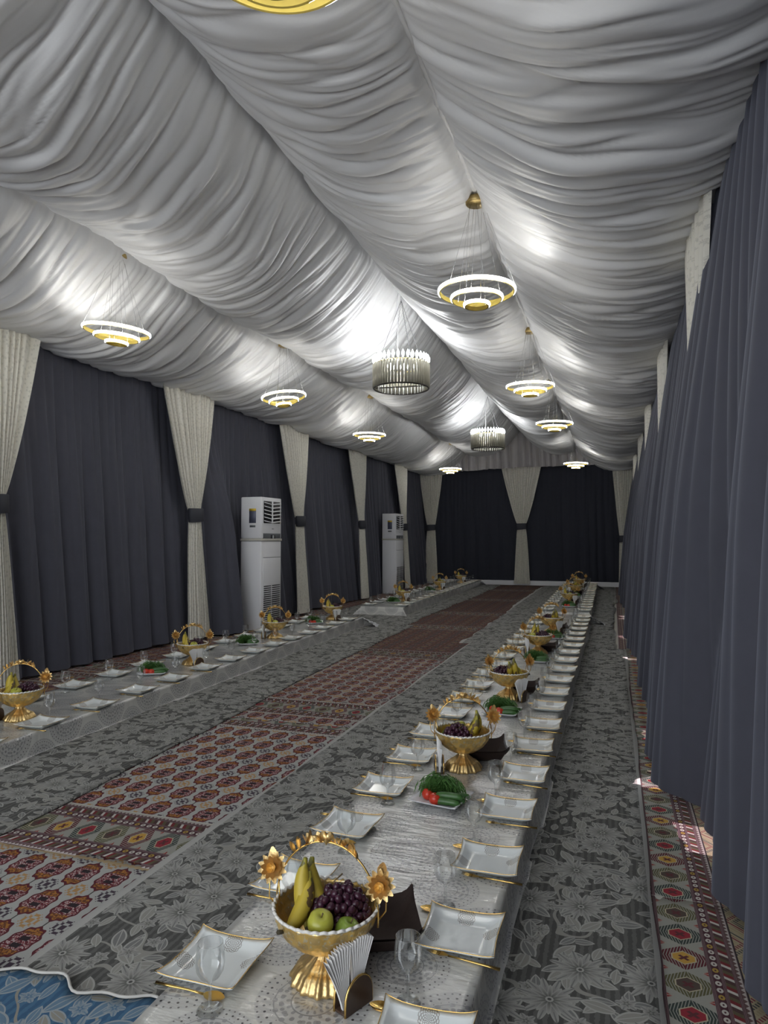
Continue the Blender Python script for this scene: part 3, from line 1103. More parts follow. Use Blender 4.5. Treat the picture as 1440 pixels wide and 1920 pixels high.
pshape, pedge = plate_shape(0.113, 0.021, 0.075, 0.010)
PL = mesh('plate_body', pshape, MT['plate'])
PR = mesh('gold_rim', tube(pedge, 0.0012, 5, closed=True), MT['gold'])

gl_prof = [(0.0005, 0.0005), (0.032, 0.0015), (0.031, 0.004), (0.010, 0.008), (0.0045, 0.016), (0.004, 0.045), (0.0045, 0.066), (0.010, 0.073), (0.024, 0.082),
           (0.033, 0.097), (0.0355, 0.115), (0.034, 0.138), (0.0305, 0.163)]
GL = mesh('goblet', lathe(gl_prof, 20), MT['glass'])
GR = mesh('glass_rim', tube([(0.0305 * math.cos(a), 0.0305 * math.sin(a), 0.163) for a in np.linspace(0, 2 * PI, 20, endpoint=False)], 0.0008, 4, closed=True), MT['glass'])

spoon_h = tube([(-0.10, 0, 0.003), (-0.06, 0, 0.004), (0.0, 0.001, 0.006), (0.045, 0, 0.005)], [0.0052, 0.0042, 0.0030, 0.0034], 8)
SPH = mesh('spoon_handle', move(spoon_h, sc=(1, 1, 0.75)), MT['cutlery'])
sb = []
for i in range(9):
    for_th = i / 8
    sb.append([(0.045 + 0.058 * for_th, 0.0195 * math.sin(PI * (0.06 + 0.90 * for_th)) ** 0.75 * s_, 0.006 - 0.005 * (1 - s_ * s_) * math.sin(PI * for_th)) for s_ in np.linspace(-1, 1, 7)])
SPB = mesh('spoon_bowl', gridshape(sb), MT['cutlery'])
fk = []
for i in range(5):
    q = i / 4
    fk.append([(0.045 + 0.025 * q, (0.004 + 0.008 * q) * s_, 0.005 + 0.001 * q) for s_ in np.linspace(-1, 1, 5)])
FKH = mesh('fork_handle', move(spoon_h, sc=(1, 1, 0.75)), MT['cutlery'])
FKB = mesh('fork_neck', gridshape(fk), MT['cutlery'])
FKT = mesh('fork_tine', tube([(0.068, 0, 0.006), (0.085, 0, 0.006), (0.105, 0, 0.009)], [0.0016, 0.0014, 0.0006], 5), MT['cutlery'])


def setting(tab, a, y, side, tname, k, where, n_cut=2):
    """one place setting: plate, goblet, spoon and fork; side +1 = away from the aisle for R tables"""
    g = tname
    jx, jy, jr = rng.uniform(-0.008, 0.008), rng.uniform(-0.012, 0.012), rng.uniform(-0.05, 0.05)
    p = tab.at(a + jx, y + jy, TH + 0.001)
    t = thing('square_plate', 'white gold-rimmed square plate, %s %s' % (ORD[k], where), 'plate', p, (0, 0, tab.r + jr), 'plates on ' + g)
    put('plate_body', PL, t)
    put('gold_rim', PR, t)
    sgn = 1 if a > 0 else -1
    gx = a - sgn * 0.075 if a > 0 else a + 0.075
    q = tab.at(gx + rng.uniform(-0.01, 0.01), y + (0.150 if a > 0 else -0.165) + rng.uniform(-0.015, 0.015), TH + 0.001)
    t = thing('wine_glass', 'clear stemmed glass, %s %s' % (ORD[k], where), 'glass', q, (0, 0, 0), 'glasses on ' + g)
    put('goblet', GL, t)
    put('glass_rim', GR, t)
    near = tab.at(a + (0.03 if a > 0 else -0.02), y - 0.112 + rng.uniform(-0.008, 0.006), TH + 0.0015)
    back = tab.at(a - 0.050, y + 0.104, TH + 0.0015)
    if n_cut >= 1:
        rz = (PI + rng.uniform(-0.12, 0.12)) if a > 0 else rng.uniform(-0.10, 0.02)
        t = thing('gold_spoon', 'gold spoon under the %s plate %s' % (ORD[k], where), 'spoon', back if a > 0 else near, (0, 0, tab.r + rz), 'spoons on ' + g)
        put('spoon_handle', SPH, t)
        put('spoon_bowl', SPB, t)
    if n_cut >= 2:
        rz = PI + rng.uniform(-0.1, 0.1)
        t = thing('gold_fork', 'gold fork under the %s plate %s' % (ORD[k], where), 'fork', near if a > 0 else back, (0, 0, tab.r + rz), 'forks on ' + g)
        put('fork_handle', FKH, t)
        nk = put('fork_neck', FKB, t)
        for dy in (-0.008, -0.0027, 0.0027, 0.008):
            put('fork_tine', FKT, nk, (0, dy, 0))


def row(tab, a, ys_, tname, where, cut_y):
    for k, y in enumerate(ys_):
        setting(tab, a, y, 1, tname, k, where, 2 if y < cut_y else (1 if y < cut_y * 2 else 0))


def steps(a, b, d):
    out = []
    while a < b:
        out.append(a); a += d
    return out


row(R1, -0.293, steps(1.64, 10.6, 0.458), 'the longest table', 'from the blue cloth, aisle side', 4.6)
row(R1, 0.292, steps(1.515, 10.6, 0.465), 'the longest table', 'from the blue cloth, curtain side', 4.6)
row(R2, -0.293, steps(11.35, 18.2, 0.465)[::-1], 'the back table away from air conditioners', 'from back wall, aisle side, far from air conditioners', 0)
row(R2, 0.292, steps(11.35, 18.2, 0.465)[::-1], 'the back table away from air conditioners', 'from back wall, curtain side, far from air conditioners', 0)
row(L1, 0.292, steps(2.88, 9.35, 0.47)[::-1], 'the table beside the first air conditioner', 'from plastic-wrapped end, aisle side, air conditioner table', 5.5)
row(L1, -0.293, steps(3.36, 9.35, 0.47)[::-1], 'the table beside the first air conditioner', 'from plastic-wrapped end, wall side, air conditioner table', 0)
row(L2, 0.292, steps(11.2, 18.7, 0.47)[::-1], 'the back table on the air conditioner side', 'from back wall, aisle side, air conditioner table', 0)
row(L2, -0.293, steps(11.2, 18.7, 0.47)[::-1], 'the back table on the air conditioner side', 'from back wall, wall side, air conditioner table', 0)

# ------------------------------------------------------------------ fruit bowls
foot_prof = [(0.0005, 0.0), (0.084, 0.0), (0.092, 0.005), (0.089, 0.014), (0.083, 0.022), (0.076, 0.033), (0.066, 0.040), (0.060, 0.041), (0.056, 0.047), (0.044, 0.055), (0.036, 0.062), (0.028, 0.070), (0.024, 0.080), (0.030, 0.092)]
FOOT = mesh('foot', lathe(foot_prof, 130, lambda r, z, th, k: (r * (1 + (0.035 if k < 7 else 0.03) * math.cos(13 * th) + (0.03 if k < 7 else 0.015) * math.cos(26 * th)), z)), MT['goldbump'])
body_prof = [(0.026, 0.088), (0.046, 0.093), (0.060, 0.090), (0.078, 0.100), (0.100, 0.116), (0.117, 0.136), (0.130, 0.160), (0.138, 0.190), (0.134, 0.190), (0.124, 0.160), (0.108, 0.134), (0.080, 0.112), (0.04, 0.100), (0.0005, 0.098)]
bp2 = []
for (ra_, za_), (rb_, zb_) in zip(body_prof[:-1], body_prof[1:]):
    for q_ in (0.0, 0.25, 0.5, 0.75):
        bp2.append((ra_ + (rb_ - ra_) * q_, za_ + (zb_ - za_) * q_))
bp2.append(body_prof[-1])


def emboss(r, z, th, k):
    if 8 <= k <= 27:
        lob = abs(math.sin(9 * th + (1.571 if z > 0.145 else 0)))
        return r * (1 + 0.030 * (lob ** 1.5 - 0.5) + 0.012 * math.cos(36 * th) * math.sin(z * 260)), z
    return r, z


BODY = mesh('bowl_body', lathe(bp2, 144, emboss), MT['bowl'])
rimpts = [((0.137 + 0.002 * math.cos(40 * a)) * math.cos(a), (0.137 + 0.002 * math.cos(40 * a)) * math.sin(a), 0.191 + 0.0022 * math.cos(40 * a)) for a in np.linspace(0, 2 * PI, 240, endpoint=False)]
RIM = mesh('scalloped_rim', tube(rimpts, 0.0042, 6, closed=True), MT['paleglass'])
arch = [(0.142 * math.cos(a) * (1 + 0.06 * math.sin(a)), 0, 0.165 + 0.185 * math.sin(a)) for a in np.linspace(-0.08, PI + 0.08, 40)]
ARCH = mesh('handle_arch', tube(arch, 0.0026, 8), MT['gold'])


def petal(l, w_, curl, n=5):
    g = []
    for i in range(n + 1):
        q = i / n
        ww = w_ * math.sin(PI * (0.10 + 0.86 * q)) ** 0.8
        g.append([(l * q, ww * s_, curl * q * q + 0.12 * ww * abs(s_)) for s_ in (-1, -0.5, 0, 0.5, 1)])
    return gridshape(g)


def flower_shape(rad):
    parts = [ball(rad * 0.16)]
    for ring_, (n, l, cz) in enumerate(((12, 1.0, 0.15), (10, 0.78, 0.45), (7, 0.52, 0.6))):
        for i in range(n):
            parts.append(move(petal(rad * l, rad * 0.22, rad * cz), (0, 0, 0.002 * ring_), (0, -0.15 * ring_, 2 * PI * i / n + ring_ * 0.4)))
    return merge(*parts)


FLOWER = mesh('gilt_flower', flower_shape(0.040), MT['goldbump'])
leafs = []
lr = random.Random(3)
for i in range(26):
    a = PI / 2 + (i - 12.5) / 12.5 * 0.62
    px_, pz_ = 0.150 * math.cos(a), 0.165 + 0.185 * math.sin(a)
    leafs.append(move(petal(0.024 + 0.010 * lr.random(), 0.0085, 0.006), (px_, lr.uniform(-0.004, 0.004), pz_), (lr.uniform(-1.2, 1.2), -lr.uniform(0.4, 2.7), lr.uniform(-0.9, 0.9))))
CROWN = mesh('leaf_crown', merge(*leafs), MT['goldbump'])
hp = []
for i in range(24):
    a = 2 * PI * i / 24
    hp.append((0.0014 * 16 * math.sin(a) ** 3 * 0.85, 0.0014 * (13 * math.cos(a) - 5 * math.cos(2 * a) - 2 * math.cos(3 * a) - math.cos(4 * a)) * 0.85))
hv = [(x, -0.004, z) for x, z in hp] + [(x, 0.004, z) for x, z in hp] + [(0, -0.009, 0.002), (0, 0.009, 0.002)]
hf = [(i, (i + 1) % 24, 48) for i in range(24)] + [(24 + (i + 1) % 24, 24 + i, 49) for i in range(24)] + [((i + 1) % 24, i, 24 + i, 24 + (i + 1) % 24) for i in range(24)]
HEART = mesh('heart_finial', (hv, hf), MT['goldbump'])
TENDRIL = mesh('tendril', tube([(0.140, 0, 0.165), (0.160, 0.008, 0.19), (0.165, -0.006, 0.225), (0.150, -0.016, 0.25), (0.135, 0.002, 0.235), (0.128, 0.012, 0.20), (0.139, 0.006, 0.17)], 0.0020, 6), MT['gold'])
SIDELEAF = mesh('side_leaf', merge(*[move(petal(0.042, 0.013, 0.012), (0.148, 0, 0.235 + 0.02 * i), (0.4 * i, -0.3 - 0.5 * i, -0.5 + 0.7 * i)) for i in range(3)]), MT['goldbump'])

# fruit
ban = []
for i in range(13):
    q = i / 12
    a = (q - 0.5) * 1.5
    ban.append((0.105 * math.sin(a), 0.0, 0.105 * (1 - math.cos(a))))
brad = [1.2 * q_ for q_ in [0.004, 0.0055, 0.0105, 0.0145, 0.0165, 0.0175, 0.0178, 0.0175, 0.0165, 0.0145, 0.011, 0.0065, 0.0045]]
BAN = mesh('banana_body', tube(ban, brad, 6), MT['banana'])
BTIP = mesh('stem', tube([ban[0], (ban[0][0] - 0.010, 0, ban[0][2] + 0.014)], [0.0045, 0.0055], 6), MT['tip'])
ap_prof = [(0.0005, 0.004), (0.010, 0.001), (0.020, 0.003), (0.030, 0.014), (0.0335, 0.030), (0.030, 0.046), (0.018, 0.055), (0.007, 0.054), (0.0005, 0.048)]
APL = {k: mesh('apple_body', lathe(ap_prof, 20), MT[k]) for k in ('apple', 'applegreen')}
APS = mesh('stem', tube([(0, 0, 0.047), (0.002, 0, 0.062)], [0.0014, 0.002], 5), MT['twig'])
BERRY = mesh('berry', ball(0.0086, (1, 1, 1.22), 10, 7), MT['grape'])
gr = random.Random(11)
gpos = []
while len(gpos) < 128:
    q = Vector((gr.uniform(-0.062, 0.062), gr.uniform(-0.060, 0.060), gr.uniform(0, 0.060)))
    if (q.x / 0.062) ** 2 + (q.y / 0.060) ** 2 + ((q.z - 0.008) / 0.052) ** 2 > 1:
        continue
    if all((q - p[0]).length > 0.0128 for p in gpos):
        gpos.append((q, (gr.uniform(-1, 1), gr.uniform(-1, 1), gr.uniform(0, 3))))
    elif gr.random() < 0.002:
        gpos.append((q, (gr.uniform(-1, 1), gr.uniform(-1, 1), gr.uniform(0, 3))))
GCLUST = mesh('berry_cluster', merge(*[move(ball(0.0088, (1, 1, 1.22), 8, 6), tuple(p), r_) for p, r_ in gpos]), MT['grape'])
GSTEM = mesh('stalk', tube([(0, 0, 0.01), (0.01, 0.01, 0.04), (-0.01, 0.02, 0.062), (0.012, 0.03, 0.072)], 0.0018, 6), MT['twig'])

# napkin holder, napkin
hold = []
for i in range(13):
    a = PI * i / 12
    hold.append((0.046 * math.cos(a), 0.020 + 0.058 * math.sin(a) ** 0.8))
hold = [(0.046, 0.0)] + hold + [(-0.046, 0.0)]
nh = len(hold)
hv = [(x, -0.003, z) for x, z in hold] + [(x, 0.003, z) for x, z in hold]
hf = [tuple(range(nh)), tuple(range(2 * nh - 1, nh - 1, -1))] + [((i + 1) % nh, i, nh + i, nh + (i + 1) % nh) for i in range(nh)]
HPAN = mesh('side_panel', (hv, hf), MT['wood'], smooth=False)
HEDGE = mesh('gold_edge', tube([(x, 0, z) for x, z in hold], 0.0032, 6), MT['gold'])
HBASE = mesh('base', box(-0.046, 0.046, -0.020, 0.020, 0.0, 0.006, 0.002), MT['wood'])


def fan(w0, w1, h, n=9):
    g = []
    for i in range(2 * n + 1):
        s_ = (i / n - 1)
        rw = []
        for j in range(7):
            q = j / 6
            ww = w0 + (w1 - w0) * q ** 1.6
            zz = h * q - 0.012 * q * s_ * s_ + (0.006 if (i % 2 and j == 6) else 0)
            rw.append((ww * s_, (0.004 + 0.004 * q) * (1 if i % 2 else -1), zz))
        g.append(rw)
    return gridshape(g)


NAP = mesh('paper_napkin', fan(0.012, 0.042, 0.150), MT['paper'], smooth=False)

# bread tray
g = []
nt_ = 15
a = np.linspace(-1, 1, nt_)
A, B = np.meshgrid(a, a, indexing='ij')
mxx = np.maximum(np.abs(A), np.abs(B))
sc_ = np.where(mxx > 0.62, 0.062 + 0.055 * (mxx - 0.62) / 0.38, 0.1 * mxx)
with np.errstate(divide='ignore', invalid='ignore'):
    dX = np.where(mxx > 0, A / mxx, 0) * sc_; dY = np.where(mxx > 0, B / mxx, 0) * sc_
Zt = 0.004 + 0.062 * sstep(0.60, 1.0, mxx) + 0.030 * (A * B) ** 6
topT = np.stack([dX, dY, Zt], -1)
botT = np.stack([dX * 1.03, dY * 1.03, np.maximum(Zt - 0.004, 0)], -1)
TRAY = mesh('bread_tray', merge(gridshape(topT), gridshape(botT)), MT['leather'])


def fruit_bowl(tab, a, y, rot, arr, table, k, where, fine, tray, napside):
    base = tab.at(a, y, TH + 0.001)
    t = thing('fruit_bowl', 'gold footed fruit bowl with arched handle, %s %s' % (ORD[k], where), 'fruit bowl', base, (0, 0, rot), 'fruit bowls on ' + table)
    put('foot', FOOT, t); put('bowl_body', BODY, t); put('scalloped_rim', RIM, t)
    h = put('handle', ARCH, t)
    put('leaf_crown', CROWN, h); put('heart_finial', HEART, h, (0, 0, 0.362))
    put('gilt_flower', FLOWER, h, (0.150, -0.012, 0.262), (1.2, 0.5, 0.0))
    put('gilt_flower', FLOWER, h, (-0.150, -0.008, 0.268), (1.0, -0.7, 0.6))
    put('tendril', TENDRIL, h); put('tendril', TENDRIL, h, rot=(0, 0, PI))
    put('side_leaf', SIDELEAF, h); put('side_leaf', SIDELEAF, h, rot=(0, 0, PI))
    T0 = Matrix.Translation(base) @ Matrix.Rotation(arr, 4, 'Z')
    of = 'in the %s gold bowl %s' % (ORD[k], where)
    fr = 'fruit on ' + table

    def world(p):
        return tuple(T0 @ Vector(p))
    for i, (p, r_) in enumerate((((-0.066, 0.020, 0.208), (0.25, -1.10, 1.75)), ((-0.060, -0.012, 0.186), (-0.3, -0.60, 1.2)), ((-0.035, 0.045, 0.196), (0.35, -0.85, 2.3)))):
        b = thing('banana', '%s banana %s' % (('tallest', 'lowest', 'middle')[i], of), 'banana', world(p), (r_[0], r_[1], r_[2] + arr), fr, 1.12)
        put('banana_body', BAN, b); put('stem', BTIP, b)
    gb = thing('grape_bunch', 'dark purple grapes ' + of, 'grapes', world((0.034, 0.020, 0.152)), (0, 0, arr + 0.3), fr, 1.22)
    if fine:
        for p, r_ in gpos:
            put('berry', BERRY, gb, tuple(p), r_)
    else:
        c = put('berry_cluster', GCLUST, gb)
        c['kind'] = 'stuff'
    put('stalk', GSTEM, gb)
    for i, (p, key) in enumerate((((-0.010, -0.072, 0.158), 'apple'), ((0.050, -0.058, 0.128), 'applegreen'))):
        b = thing('apple', '%s apple %s' % (('yellow', 'green')[i], of), 'apple', world(p), (0.35, 0.15, arr + i), fr)
        put('apple_body', APL[key], b); put('stem', APS, b)
    if tray:
        p = tab.at(a + 0.070, y + 0.205, TH + 0.001)
        tag(put('bread_tray', TRAY, None, p, (0, 0, 0.25 + rng.uniform(-0.2, 0.2))), 'dark brown square tray behind the %s gold bowl %s' % (ORD[k], where), 'tray', 'brown trays on ' + table)
    if napside:
        dx = 0.105 * napside
        p = tab.at(a + dx, y - 0.075, TH + 0.001)
        rz = 1.15 if napside > 0 else 1.9
        hd = thing('napkin_holder', 'dark napkin holder with gold edge beside %s bowl %s' % (ORD[k], where), 'napkin holder', p, (0, 0, rz), 'napkin holders on ' + table)
        put('base', HBASE, hd)
        for dy in (-0.019, 0.019):
            sp = put('side_panel', HPAN, hd, (0, dy, 0)); put('gold_edge', HEDGE, sp)
        for i, (ox, tilt) in enumerate(((-0.026, -0.22), (0.006, 0.12))):
            q = Matrix.Translation(p) @ Matrix.Rotation(rz, 4, 'Z') @ Vector((ox, 0, 0.008))
            tag(put('paper_napkin', NAP, None, tuple(q), (0, tilt, rz)), 'white napkin leaning %s beside %s gold bowl %s' % (('outward', 'inward')[i], ORD[k], where), 'napkin', 'napkins on ' + table)


# vegetables
dshape, dedge = plate_shape(0.112, 0.018, 0.03, 0.003)
DISH = mesh('serving_dish', dshape, MT['white'])
TOM = mesh('tomato_body', lathe([(0.0005, 0.001), (0.012, 0.0), (0.022, 0.007), (0.0275, 0.022), (0.024, 0.037), (0.012, 0.044), (0.004, 0.043), (0.0005, 0.041)], 20, lambda r, z, th, k: (r * (1 + 0.025 * math.cos(5 * th)), z)), MT['tomato'])
SEP = mesh('sepal', merge(*[move(petal(0.014, 0.003, 0.002), (0, 0, 0.0425), (0, 0, i * 1.257)) for i in range(5)]), MT['sepal'])
CUC = mesh('cucumber_body', tube([(-0.058, 0, 0), (-0.053, 0, 0), (-0.03, 0, 0.001), (0, 0, 0.002), (0.03, 0, 0.001), (0.053, 0, 0), (0.058, 0, 0)], [0.005, 0.0115, 0.0150, 0.0158, 0.0148, 0.0115, 0.005], 12), MT['cucumber'])
CUE = mesh('cucumber_end', tube([(0.057, 0, 0), (0.064, 0, 0.001)], [0.004, 0.003], 6), MT['sepal'])
dr = random.Random(5)
dv, df = [], []
for i in range(520):
    a = dr.uniform(0, 2 * PI); el = math.asin(dr.uniform(0.12, 1.0))
    L_ = dr.uniform(0.035, 0.080)
    d_ = Vector((math.cos(a) * math.cos(el), math.sin(a) * math.cos(el), math.sin(el)))
    side = d_.cross(Vector((0, 0, 1))).normalized()
    p0 = Vector((dr.uniform(-0.03, 0.03), dr.uniform(-0.02, 0.02), 0.004))
    prev = p0
    for j in range(7):
        q = (j + 1) / 7
        c = p0 + d_ * L_ * q + Vector((0, 0, -0.018 * q * q))
        o0 = len(dv)
        tw = side * math.cos(j * 1.3) + d_.cross(side) * math.sin(j * 1.3)
        l_ = 0.013 * (0.5 + q)
        dv += [tuple(prev - side * 0.0009), tuple(prev + side * 0.0009), tuple(c)]
        dv += [tuple(c + tw * l_ + d_ * 0.004), tuple(c + d_ * 0.003), tuple(c - tw * l_ + d_ * 0.004), tuple(c - d_ * 0.002)]
        df += [(o0, o0 + 1, o0 + 2), (o0 + 6, o0 + 3, o0 + 4), (o0 + 6, o0 + 4, o0 + 5)]
        prev = c
DILL = mesh('dill_bunch', (dv, df), MT['dill'], smooth=False)


def veg_dish(tab, a, y, rot, table, k, where, ntom=3, ncuc=4):
    p = tab.at(a, y, TH + 0.001)
    tag(put('serving_dish', DISH, None, p, (0, 0, rot)), 'white square dish of vegetables, %s %s' % (ORD[k], where), 'dish', 'vegetable dishes on ' + table)
    T0 = Matrix.Translation(p) @ Matrix.Rotation(rot, 4, 'Z')
    of = 'on the %s vegetable dish %s' % (ORD[k], where)
    gp = 'vegetables on ' + table
    for i, q in enumerate(((-0.012, -0.060, 0.0075), (-0.060, -0.030, 0.0075), (-0.068, 0.022, 0.0075))[:ntom]):
        b = thing('tomato', '%s %s' % (('tomato beside the cucumbers', 'middle tomato', 'tomato beside the dill')[i], of), 'tomato', tuple(T0 @ Vector(q)), (0.2 * i, 0.3, i), gp)
        put('tomato_body', TOM, b); put('sepal', SEP, b)
    for i, (q, r_) in enumerate((((0.048, -0.058, 0.024), 0.10), ((0.058, -0.022, 0.024), 0.22), ((0.054, -0.040, 0.044), 0.15), ((0.062, 0.018, 0.026), 0.35))[:ncuc]):
        b = thing('cucumber', '%s %s' % (('cucumber at the edge', 'middle cucumber', 'topmost cucumber', 'cucumber beside the dill')[i], of), 'cucumber', tuple(T0 @ Vector(q)), (0, 0, rot + r_), gp)
        put('cucumber_body', CUC, b); put('cucumber_end', CUE, b)
    tag(put('dill_bunch', DILL, None, tuple(T0 @ Vector((-0.018, 0.030, 0.024))), (0, 0, rot), (1.15, 0.95, 1.25)), 'green dill bunch heaped ' + of, 'herbs', 'dill on ' + table)


wr1 = 'from the blue cloth'
TR1, TR2, TL1, TL2 = 'the longest table', 'the back table away from air conditioners', 'the table beside the first air conditioner', 'the back table on the air conditioner side'
for k, (y, rot, arr, ns) in enumerate(((1.69, -0.15, 0.30, 1), (3.41, 0.10, PI + 0.5, -1), (5.01, 0.25, 2.7, 1), (7.02, 0.2, -0.5, -1), (8.60, 0.15, 2.9, 1))):
    fruit_bowl(R1, -0.005, y, rot + 0.2, arr, TR1, k, wr1, k < 3, True, ns)
    fruit_y = y
for k, (y, rot) in enumerate(((2.96, -0.18), (4.55, -0.05), (6.55, 0.0), (8.12, 0.05))):
    veg_dish(R1, -0.005 + 0.02 * k, y, rot, TR1, k, wr1, 3 if k != 2 else 0, 4)
wr2 = 'from back wall, far from air conditioners'
for k, (y, rot, arr, ns) in enumerate(((12.45, 0.2, 0.3, 1), (14.6, 0.3, 2.4, -1), (16.9, 0.1, 0.2, 1))):
    fruit_bowl(R2, 0.0, y, rot, arr, TR2, 2 - k, wr2, False, True, ns)
for k, y in enumerate((11.95, 14.1)):
    veg_dish(R2, 0.02, y, 0, TR2, 1 - k, wr2)
wl1 = 'from plastic-wrapped end, air conditioner table'
for k, (y, rot, arr, ns) in enumerate(((3.43, 0.55, 0.6, -1), (5.42, 0.6, 0.8, 1), (7.15, 0.5, 0.6, -1), (9.02, 0.5, 0.4, 1))):
    fruit_bowl(L1, 0.05, y, rot, arr, TL1, 3 - k, wl1, False, False, ns)
for k, y in enumerate((4.93, 6.62, 8.52)):
    veg_dish(L1, -0.02, y, 0.5, TL1, 2 - k, wl1, 3 if k != 1 else 0)
wl2 = 'from back wall, air conditioner table'
for k, (y, rot, arr, ns) in enumerate(((12.1, 0.5, 0.4, 1), (15.1, 0.4, 2.4, 1), (17.6, 0.4, 0.2, 1))):
    fruit_bowl(L2, 0.05, y, rot, arr, TL2, 2 - k, wl2, False, False, ns)
for k, y in enumerate((11.75, 14.5)):
    veg_dish(L2, -0.02, y, 0.4, TL2, 1 - k, wl2, 0)


# ------------------------------------------------------------------ air conditioners
def aircon(loc, rot, label):
    e = thing('air_conditioner', label, 'air conditioner', loc, (0, 0, rot), 'standing air conditioners')
    D, W, H = 0.34, 0.56, 1.88            # local: front faces +x, y runs along the front
    zb = 1.255
    obj('lower_cabinet', box(-D, 0, -W / 2, W / 2, 0.0, zb, 0.014), MT['acwhite'], e)
    up = obj('upper_cabinet', box(-D, 0.0, -W / 2, W / 2, zb + 0.035, H, 0.014), MT['acwhite'], e)
    obj('belt', box(-D - 0.004, 0.010, -W / 2 - 0.006, W / 2 + 0.006, zb, zb + 0.036, 0.006), MT['belt'], e)
    gr_ = obj('outlet_recess', box(-0.05, 0.004, -W / 2 + 0.055, W / 2 - 0.045, H - 0.37, H - 0.055, 0.004), MT['black'], up)
    for i in range(6):
        z = H - 0.345 + 0.052 * i
        for s_ in (-1, 1):
            y0_ = (-W / 2 + 0.06) if s_ < 0 else 0.016
            y1_ = -0.004 if s_ < 0 else W / 2 - 0.05
            ly = (y0_ + y1_) / 2; hw_ = (y1_ - y0_) / 2
            obj('louver', move(box(-0.004, 0.022, -hw_, hw_, -0.004, 0.004, 0.002, 1), (0.004, ly, z), (0.10 * s_, 0.45, 0)), MT['acwhite'], e)
    obj('outlet_mullion', box(0.0, 0.018, -0.006, 0.014, H - 0.37, H - 0.055, 0.002), MT['acwhite'], e)
    pn = obj('control_panel', box(-0.01, 0.004, -W / 2 + 0.045, W / 2 - 0.03, H - 0.515 - 0.10, H - 0.515, 0.003), MT['acgrey'], e)
    ds = obj('display', box(0.0, 0.006, -0.03, 0.10, H - 0.595, H - 0.535, 0.002), MT['black'], e)
    obj('display_digits', box(0.004, 0.008, 0.015, 0.055, H - 0.588, H - 0.542, 0.001), MT['lcd'], ds)
    obj('badge', box(0.0, 0.003, 0.01, 0.06, H - 0.455, H - 0.445), MT['acgrey'], up)
    obj('front_panel_gap', box(-0.002, 0.0025, -W / 2 + 0.05, W / 2 - 0.02, zb - 0.237, zb - 0.231), MT['acgrey'], e)
    obj('front_panel', box(-0.01, 0.004, -W / 2 + 0.05, W / 2 - 0.02, zb - 0.80, zb - 0.25, 0.004), MT['acwhite'], e)
    for i in range(22):
        z = zb - 0.64 - 0.030 * i * 0.98
        for s_ in (-1, 1):
            y0_ = (-W / 2 + 0.065) if s_ < 0 else 0.012
            y1_ = -0.012 if s_ < 0 else W / 2 - 0.04
            obj('intake_slot', box(-0.002, 0.006, y0_, y1_, z - 0.0075, z + 0.0075, 0.002, 1), MT['black'], e)
    st = obj('energy_sticker', box(-0.20, -0.09, -W / 2 - 0.002, -W / 2 + 0.002, H - 0.37, H - 0.20), MT['sticker'], e)
    obj('sticker_band', box(-0.20, -0.09, -W / 2 - 0.003, -W / 2 + 0.002, H - 0.20, H - 0.165), MT['yellow'], st)
    obj('small_sticker', box(-0.19, -0.10, -W / 2 - 0.002, -W / 2 + 0.002, H - 0.43, H - 0.40), MT['acgrey'], e)
    return e


aircon((-4.67, 8.82, 0.0105), -0.04, 'tall white standing air conditioner beside a bulging slate curtain')
aircon((-4.82, 15.53, 0.0105), -0.04, 'tall white standing air conditioner closer to the back wall')


# ------------------------------------------------------------------ lamps
def band_ring(r, h, t_):
    pr = [(r - t_, 0), (r, 0), (r, h), (r - t_, h)]
    V, Fc = lathe(pr, 64)
    n = 64
    Fc += [(i * 4 + 3, ((i + 1) % n) * 4 + 3, ((i + 1) % n) * 4, i * 4) for i in range(n)]
    return V, Fc


RINGS = ((0.275, 0.100), (0.185, 0.048), (0.093, 0.0))
RFR = [mesh('ring_frame', band_ring(r - 0.006, 0.030, 0.009), MT['goldmatte'], smooth=False) for r, z in RINGS]
RLD = [mesh('led_strip', lathe([(r - 0.006, 0.006), (r + 0.002, 0.008), (r + 0.004, 0.017), (r + 0.002, 0.026), (r - 0.006, 0.028)], 64), MT['led']) for r, z in RINGS]
CANO = mesh('canopy', lathe([(0.0005, 0.0), (0.070, 0.0), (0.076, 0.008), (0.076, 0.045), (0.05, 0.055), (0.0005, 0.055)], 32), MT['brass'])


def ring_lamp(x, y, z, label, tilt=(0, 0)):
    e = thing('ring_lamp', label, 'ceiling lamp', (x, y, z), (0, 0, 0), 'ring pendant lamps')
    top = min(ceil_z(x) - 0.03, 3.80) - z
    if abs(x + 3.9) < 0.25 or abs(x + 0.9) < 0.25:
        top = 3.70 - z
    for k, (r, dz) in enumerate(RINGS):
        rf = put('ring_frame', RFR[k], e, (0, 0, dz), (tilt[0], tilt[1], 0))
        put('led_strip', RLD[k], rf)
        for i in range(3):
            a = 2 * PI * i / 3 + 0.5 * k
            M_ = Matrix.Rotation(tilt[1], 3, 'Y') @ Matrix.Rotation(tilt[0], 3, 'X')
            p = M_ @ Vector((r * math.cos(a), r * math.sin(a), 0.028)) + Vector((0, 0, dz))
            obj('wire', tube([tuple(p), (0.05 * math.cos(a + 0.3 * k), 0.05 * math.sin(a + 0.3 * k), top)], 0.0011, 4), MT['steel'], e)
    put('canopy', CANO, e, (0, 0, top))
    return e


